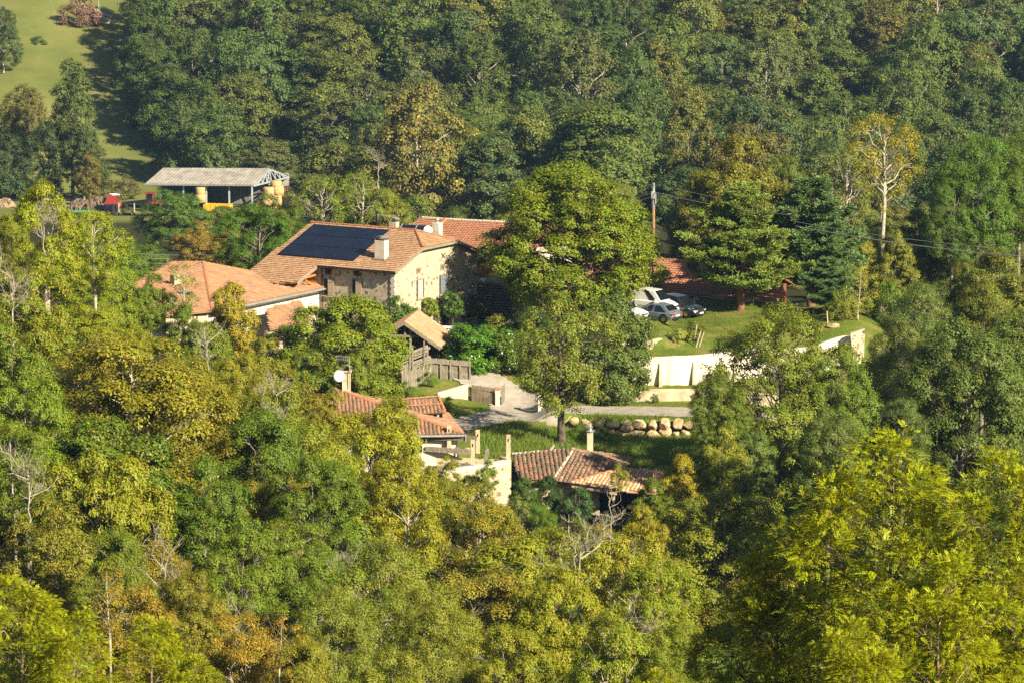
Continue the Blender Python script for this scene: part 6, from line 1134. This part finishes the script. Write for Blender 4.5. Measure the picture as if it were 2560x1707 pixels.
# ------------------------------------------------------------------ the hillside wood, every tree its own object
COLS = [(0, "at the left edge"), (300, "above the field corner"), (420, "above the hay barn"), (720, "above the solar roof"), (1000, "above the red hipped roof"), (1250, "above the lime tree"), (1530, "above the utility pole"), (1750, "above the light green pine"), (1980, "above the blue green pine"), (2250, "above the tall bare ash"), (2420, "at the right edge")]
SHD = [((.075, .115, .04), "dark green"), ((.10, .135, .04), "mid green"), ((.135, .155, .045), "olive green"), ((.135, .145, .045), "yellowish"), ((.13, .12, .045), "tawny"), ((.09, .13, .06), "blue green"), ((.12, .14, .06), "grey green"), ((.15, .135, .05), "pale golden brown")]
SHP = {0: "rounded", 1: "broad domed", 2: "tall oval", 3: "spreading", 4: "slender", 5: "wide"}
rs = random.Random(11); used = {}; cnt = 0; rowi = 0; Yr = 545
while Yr < 905:
    half = (1380 / FPX) * Yr; x = -half + rs.uniform(0, 6); stepx = 9.6 if Yr < 760 else 10.6
    while x < half:
        X = x + rs.uniform(-2.6, 2.6); Y = Yr + rs.uniform(-5, 5); x += stepx * rs.uniform(.8, 1.25)
        g = g1(X, Y); px, py = proj((X, Y, g)); h = rs.choice((10, 13, 15, 16, 17, 18, 20, 22)) * rs.uniform(.93, 1.07); pt = proj((X, Y, g + h))[1]
        if pt > 640 or py < -40 or pt < -330 or (pt < 0 and py < 60): continue
        if Y < 655 and px < 830: continue
        if inpoly(np.array([px]), np.array([py]), PASTURE)[0] or (px < 320) or (py > 380 and px < 420): continue
        if Y < 600 and px < 1000 and pt < 420: continue
        k = rs.randrange(6); si = rs.choices(range(8), (20, 26, 18, 8, 7, 12, 10, 3))[0]
        c, cn = SHD[si]; j = rs.uniform(.82, 1.18); w = rs.uniform(10.5, 16.5) * (.8 if k == 4 else 1)
        zone = [n for q, n in COLS if px >= q][-1]; row = "lower slope" if pt > 330 else "middle slope" if pt > 160 else "upper slope" if pt > 20 else "top of the picture"
        key = f"{cn} {SHP[k]} hillside tree, {row}, {zone}"; used.setdefault(key, 0); used[key] += 1
        plant('wood%d' % k, 'woodland_tree', (X, Y, g - .1), h, w, tuple(q * j for q in c), key, 'tree', 'trees of the hillside wood', (.08 if si in (3, 4, 7) else .02)); cnt += 1
    rowi += 1; Yr += 15 if Yr < 720 else 19
wt_ = [o for o in bpy.data.objects if o.get("group") == 'trees of the hillside wood']; by = {}
for o in wt_: by.setdefault(o["label"], []).append(o)
for lab, obs in by.items():
    if len(obs) > 1:
        obs.sort(key=lambda o: proj(o.location)[0]); nm = ["leftmost", "second", "third", "fourth", "fifth", "sixth", "seventh"]
        for i, o in enumerate(obs): o["label"] = f"{nm[min(i, 6)]} {lab}"
print("WOOD", cnt)
# scattered bushes and trees on the unseen-from-above valley slope behind the farm and in the gaps of the front slope
rs = random.Random(21); cnt = 0
def where(px, py):
    return ("under the lime tree's far side" if 0 else "behind the cottage") if 1500 < px < 1900 else "behind the pines" if px >= 1900 else "behind the red hipped roof" if px > 1030 else "behind the solar roof" if px > 700 else "between the annexe and the hay barn"
KN = {'mid0': "rounded", 'mid1': "domed", 'mid2': "oval", 'near0': "broad", 'near1': "dense", 'near2': "tall"}
lab_used = {}
for i in range(120):
    Y = rs.uniform(345, 540); px0 = rs.uniform(250, 2600); X = (px0 - 1280) / FPX * Y; g = g1(X, Y); h = rs.uniform(6, 10.5); pt = proj((X, Y, g + h))[1]
    if pt < 560 - .42 * max(0, 1000 - abs(px0 - 1280)) * 0 - (60 if px0 > 900 else 0) - (80 if px0 > 1500 else 0): continue
    if 330 < px0 < 820 and pt < 525: continue
    k = rs.choice(list(KN)); c, cn = SHD[rs.choices(range(7), (2, 5, 5, 2, 2, 2, 3))[0]]; j = rs.uniform(.85, 1.2)
    key = f"{cn} {KN[k]} tree in the valley {where(px0, pt)}"; lab_used.setdefault(key, []).append(plant(k, 'valley_tree', (X, Y, g - .1), h, rs.uniform(6, 9), tuple(q * j for q in c), key, 'tree', 'trees of the valley behind the farm', .06)); cnt += 1
for lab, obs in lab_used.items():
    obs.sort(key=lambda o: proj(o.location)[0])
    if len(obs) > 1:
        for i, o in enumerate(obs): o["label"] = f"{ordn[min(i, 13)]} from left, {lab}"
print("VALLEY", cnt)
# front slope: fill between the named trees
FZ = [(-40, 420, "at the left edge"), (420, 800, "below the annexe"), (800, 1150, "below the old mossy roof"), (1150, 1500, "below the ruin"), (1500, 1800, "below the salmon canopy"), (1800, 2150, "left of the large oak"), (2150, 2700, "under the large oak")]
named = [(o.location.x, o.location.y) for o in bpy.data.objects if o.get("category") == 'tree' and o.location.y < 270]
lab_used = {}; cnt = 0
for i in range(420):
    Y = rs.uniform(112, 262); px0 = rs.uniform(-60, 2620); X = (px0 - 1280) / FPX * Y; g = g1(X, Y); h = rs.uniform(4.5, 9); top = proj((X, Y, g + h)); low = proj((X, Y, g + h * .3))[1]
    lim = 760 if px0 < 500 else 900 if px0 < 780 else 1110 if px0 < 1120 else 1290 if px0 < 1560 else 1330 if px0 < 1800 else 1000
    if top[1] < lim or top[1] > 1760: continue
    if min(math.hypot(X - a, (Y - b) * .6) for a, b in named) < 2.4: continue
    named.append((X, Y)); k = rs.choice(['near0', 'near1', 'near2', 'chestnut0', 'mid0', 'mid1', 'chestnut1', 'hornbeam0'] + (['willow0'] if Y < 180 else []))
    c, cn = [((.10, .14, .022), "mid green"), ((.14, .16, .025), "olive green"), ((.18, .185, .022), "yellow green"), ((.08, .115, .02), "dark green"), ((.17, .145, .03), "golden brown"), ((.11, .14, .04), "grey green")][rs.choices(range(6), (5, 6, 5, 4, 3, 3))[0]]
    zone = [n for a, b, n in FZ if a <= px0 < b] or ["at the left edge"]; kind = {'c': 'chestnut', 'h': 'hornbeam', 'w': 'willow'}.get(k[0], 'leafy tree'); depth = "near the bottom" if top[1] > 1400 else "half way down" if top[1] > 1150 else "high on the slope"
    key = f"{cn} {kind} {depth} {zone[0]}"; lab_used.setdefault(key, []).append(plant(k, 'slope_tree', (X, Y, g - .1), h, h * rs.uniform(.75, 1.0), c, key, 'tree', 'trees of the front slope', rs.choice([.03, .08, .15]))); cnt += 1
for lab, obs in lab_used.items():
    obs.sort(key=lambda o: proj(o.location)[0])
    if len(obs) > 1:
        for i, o in enumerate(obs): o["label"] = f"{ordn[min(i, 13)]} from left, {lab}"
print("SLOPE", cnt)

# ------------------------------------------------------------------ ground cover
def scatter(n, xr, yr, keep, seed):
    rs = np.random.RandomState(seed); x = rs.uniform(*xr, n); y = rs.uniform(*yr, n); m = keep(x, y, rs); return x[m], y[m], rs
def seg_d(x, y, P):
    d = np.full(x.shape, 1e9)
    for a, b in zip(P[:-1], P[1:]):
        ab = b[:2] - a[:2]; t = np.clip(((x - a[0]) * ab[0] + (y - a[1]) * ab[1]) / (ab @ ab), 0, 1); d = np.minimum(d, np.hypot(x - a[0] - t * ab[0], y - a[1] - t * ab[1]))
    return d
lanep = [lane[0] + np.array([14, -1.2, 0])] + lane
def tallgrass(name, n, xr, yr, hh, keep, seed, cols, wd=.03):
    x, y, rs = scatter(n, xr, yr, keep, seed); z = gz(x, y); k = len(x); a = rs.uniform(0, 6.283, k); h = hh * rs.uniform(.5, 1.4, k); bx = np.cos(a) * wd; by = np.sin(a) * wd; lx, ly = rs.normal(size=(2, k)) * h * .35
    P = np.stack([x, y, z - .02], 1); V = np.stack([P - np.stack([bx, by, 0 * x], 1), P + np.stack([bx, by, 0 * x], 1), P + np.stack([lx, ly, h], 1)], 1).reshape(-1, 3)
    me = np_mesh(name, V, None, np.arange(len(V)).reshape(-1, 3), attrs={"rnd": rs.rand(k)})
    m, nt, ns, b = newmat(name); nt.links.new(mix(nt, ramp(nt, noise(nt, .45, 3), [(.38, (0, 0, 0)), (.62, (1, 1, 1))]), ramp(nt, attr(nt, "rnd"), [(0, cols[0]), (.6, cols[1]), (1, cols[2])]), ramp(nt, attr(nt, "rnd"), [(0, cols[1]), (1, cols[2])])), b.inputs["Base Color"]); b.inputs["Roughness"].default_value = .7; b.inputs["Specular IOR Level"].default_value = .15
    tr = ns.new("ShaderNodeBsdfTranslucent"); nt.links.new(b.inputs["Base Color"].links[0].from_socket, tr.inputs[0]); ms = ns.new("ShaderNodeMixShader"); ms.inputs[0].default_value = .5; nt.links.new(b.outputs[0], ms.inputs[1]); nt.links.new(tr.outputs[0], ms.inputs[2]); nt.links.new(ms.outputs[0], ns["Material Output"].inputs["Surface"])
    me.materials.append(m); o = bpy.data.objects.new(name, me); COL.objects.link(o); struct(o, 'stuff'); return tag(o, {"meadow_grass": "rough tall green grass on the bank below the lane", "lawn_grass": "short mown lawn grass on the terraces and drive banks", "slope_grass": "dry grass and weeds on the rough slope"}[name], "grass")
tallgrass("meadow_grass", 90000, (-10, 24), (261, 279), .34, lambda x, y, r: (seg_d(x, y, lanep) > 2.1) & ~((x < -2.6) & (y < 273)) & ~((x > -6) & (x < 9) & (y < 265.5)), 1, ((.10, .21, .02), (.17, .30, .03), (.34, .33, .1)))
tallgrass("lawn_grass", 130000, (-9, 32), (279, 310), .085, lambda x, y, r: (seg_d(x, y, lanep) > 2.0) & (seg_d(x, y, drv) > 1.95) & (np.abs(y - yA(x)) > .5) & (np.abs(y - yB(x) - .2) > .6), 2, ((.11, .19, .02), (.17, .26, .03), (.34, .32, .10)), .022)
tallgrass("slope_grass", 60000, (-12, 22), (222, 262), .5, lambda x, y, r: ~((x > -5) & (x < 11) & (y > 256)), 3, ((.05, .08, .015), (.14, .14, .04), (.26, .2, .09)), .025)
def undergrowth():
    rs = np.random.RandomState(9); n0 = 5200; x = rs.uniform(-52, 52, n0); y = rs.uniform(95, 262, n0); m = ~((x > -6) & (x < 11) & (y > 253)) & (np.abs(x) < y * .16 + 3); x = x[m]; y = y[m]; k = 34; n = len(x)
    C = np.stack([x, y, gz(x, y)], 1); idx = np.repeat(np.arange(n), k); R_ = rs.uniform(.5, 1.1, n); o = sph(rs, n * k); o[:, 2] = np.abs(o[:, 2]); P = C[idx] + o * R_[idx][:, None] * rs.uniform(.5, 1, (n * k, 1)); V = leaves(rs, P, o, .2, .1)
    me = np_mesh("undergrowth", V, np.arange(len(V)).reshape(-1, 4), attrs={"rnd": np.clip(rs.rand(n)[idx] * .5 + rs.rand(n * k) * .5, 0, 1)}); me.materials.append(M['leaf']); ob = bpy.data.objects.new("undergrowth", me); COL.objects.link(ob); ob.color = (.10, .11, .025, .12); struct(ob, 'stuff'); tag(ob, "low mixed undergrowth covering the front slope under the trees", "undergrowth")
undergrowth()
# ------------------------------------------------------------------ haze
hz = MB().box((0, 630, 72), 830, 1380, 250).build("haze", None) if False else None
bm_ = MB().box((0, 632, 71), 836, 1380, 242); me = bpy.data.meshes.new("haze"); me.from_pydata(bm_.v, [], bm_.f)
hm = bpy.data.materials.new("haze"); hm.use_nodes = True; hn = hm.node_tree; hn.nodes.remove(hn.nodes["Principled BSDF"]); pv = hn.nodes.new("ShaderNodeVolumePrincipled"); pv.inputs["Color"].default_value = (.30, .55, 1, 1); pv.inputs["Density"].default_value = .00006; pv.inputs["Anisotropy"].default_value = 0.0
hn.links.new(pv.outputs[0], hn.nodes["Material Output"].inputs["Volume"]); me.materials.append(hm); ho = bpy.data.objects.new("haze", me); COL.objects.link(ho); struct(ho, 'stuff'); tag(ho, "thin bluish air haze over the valley", "haze")
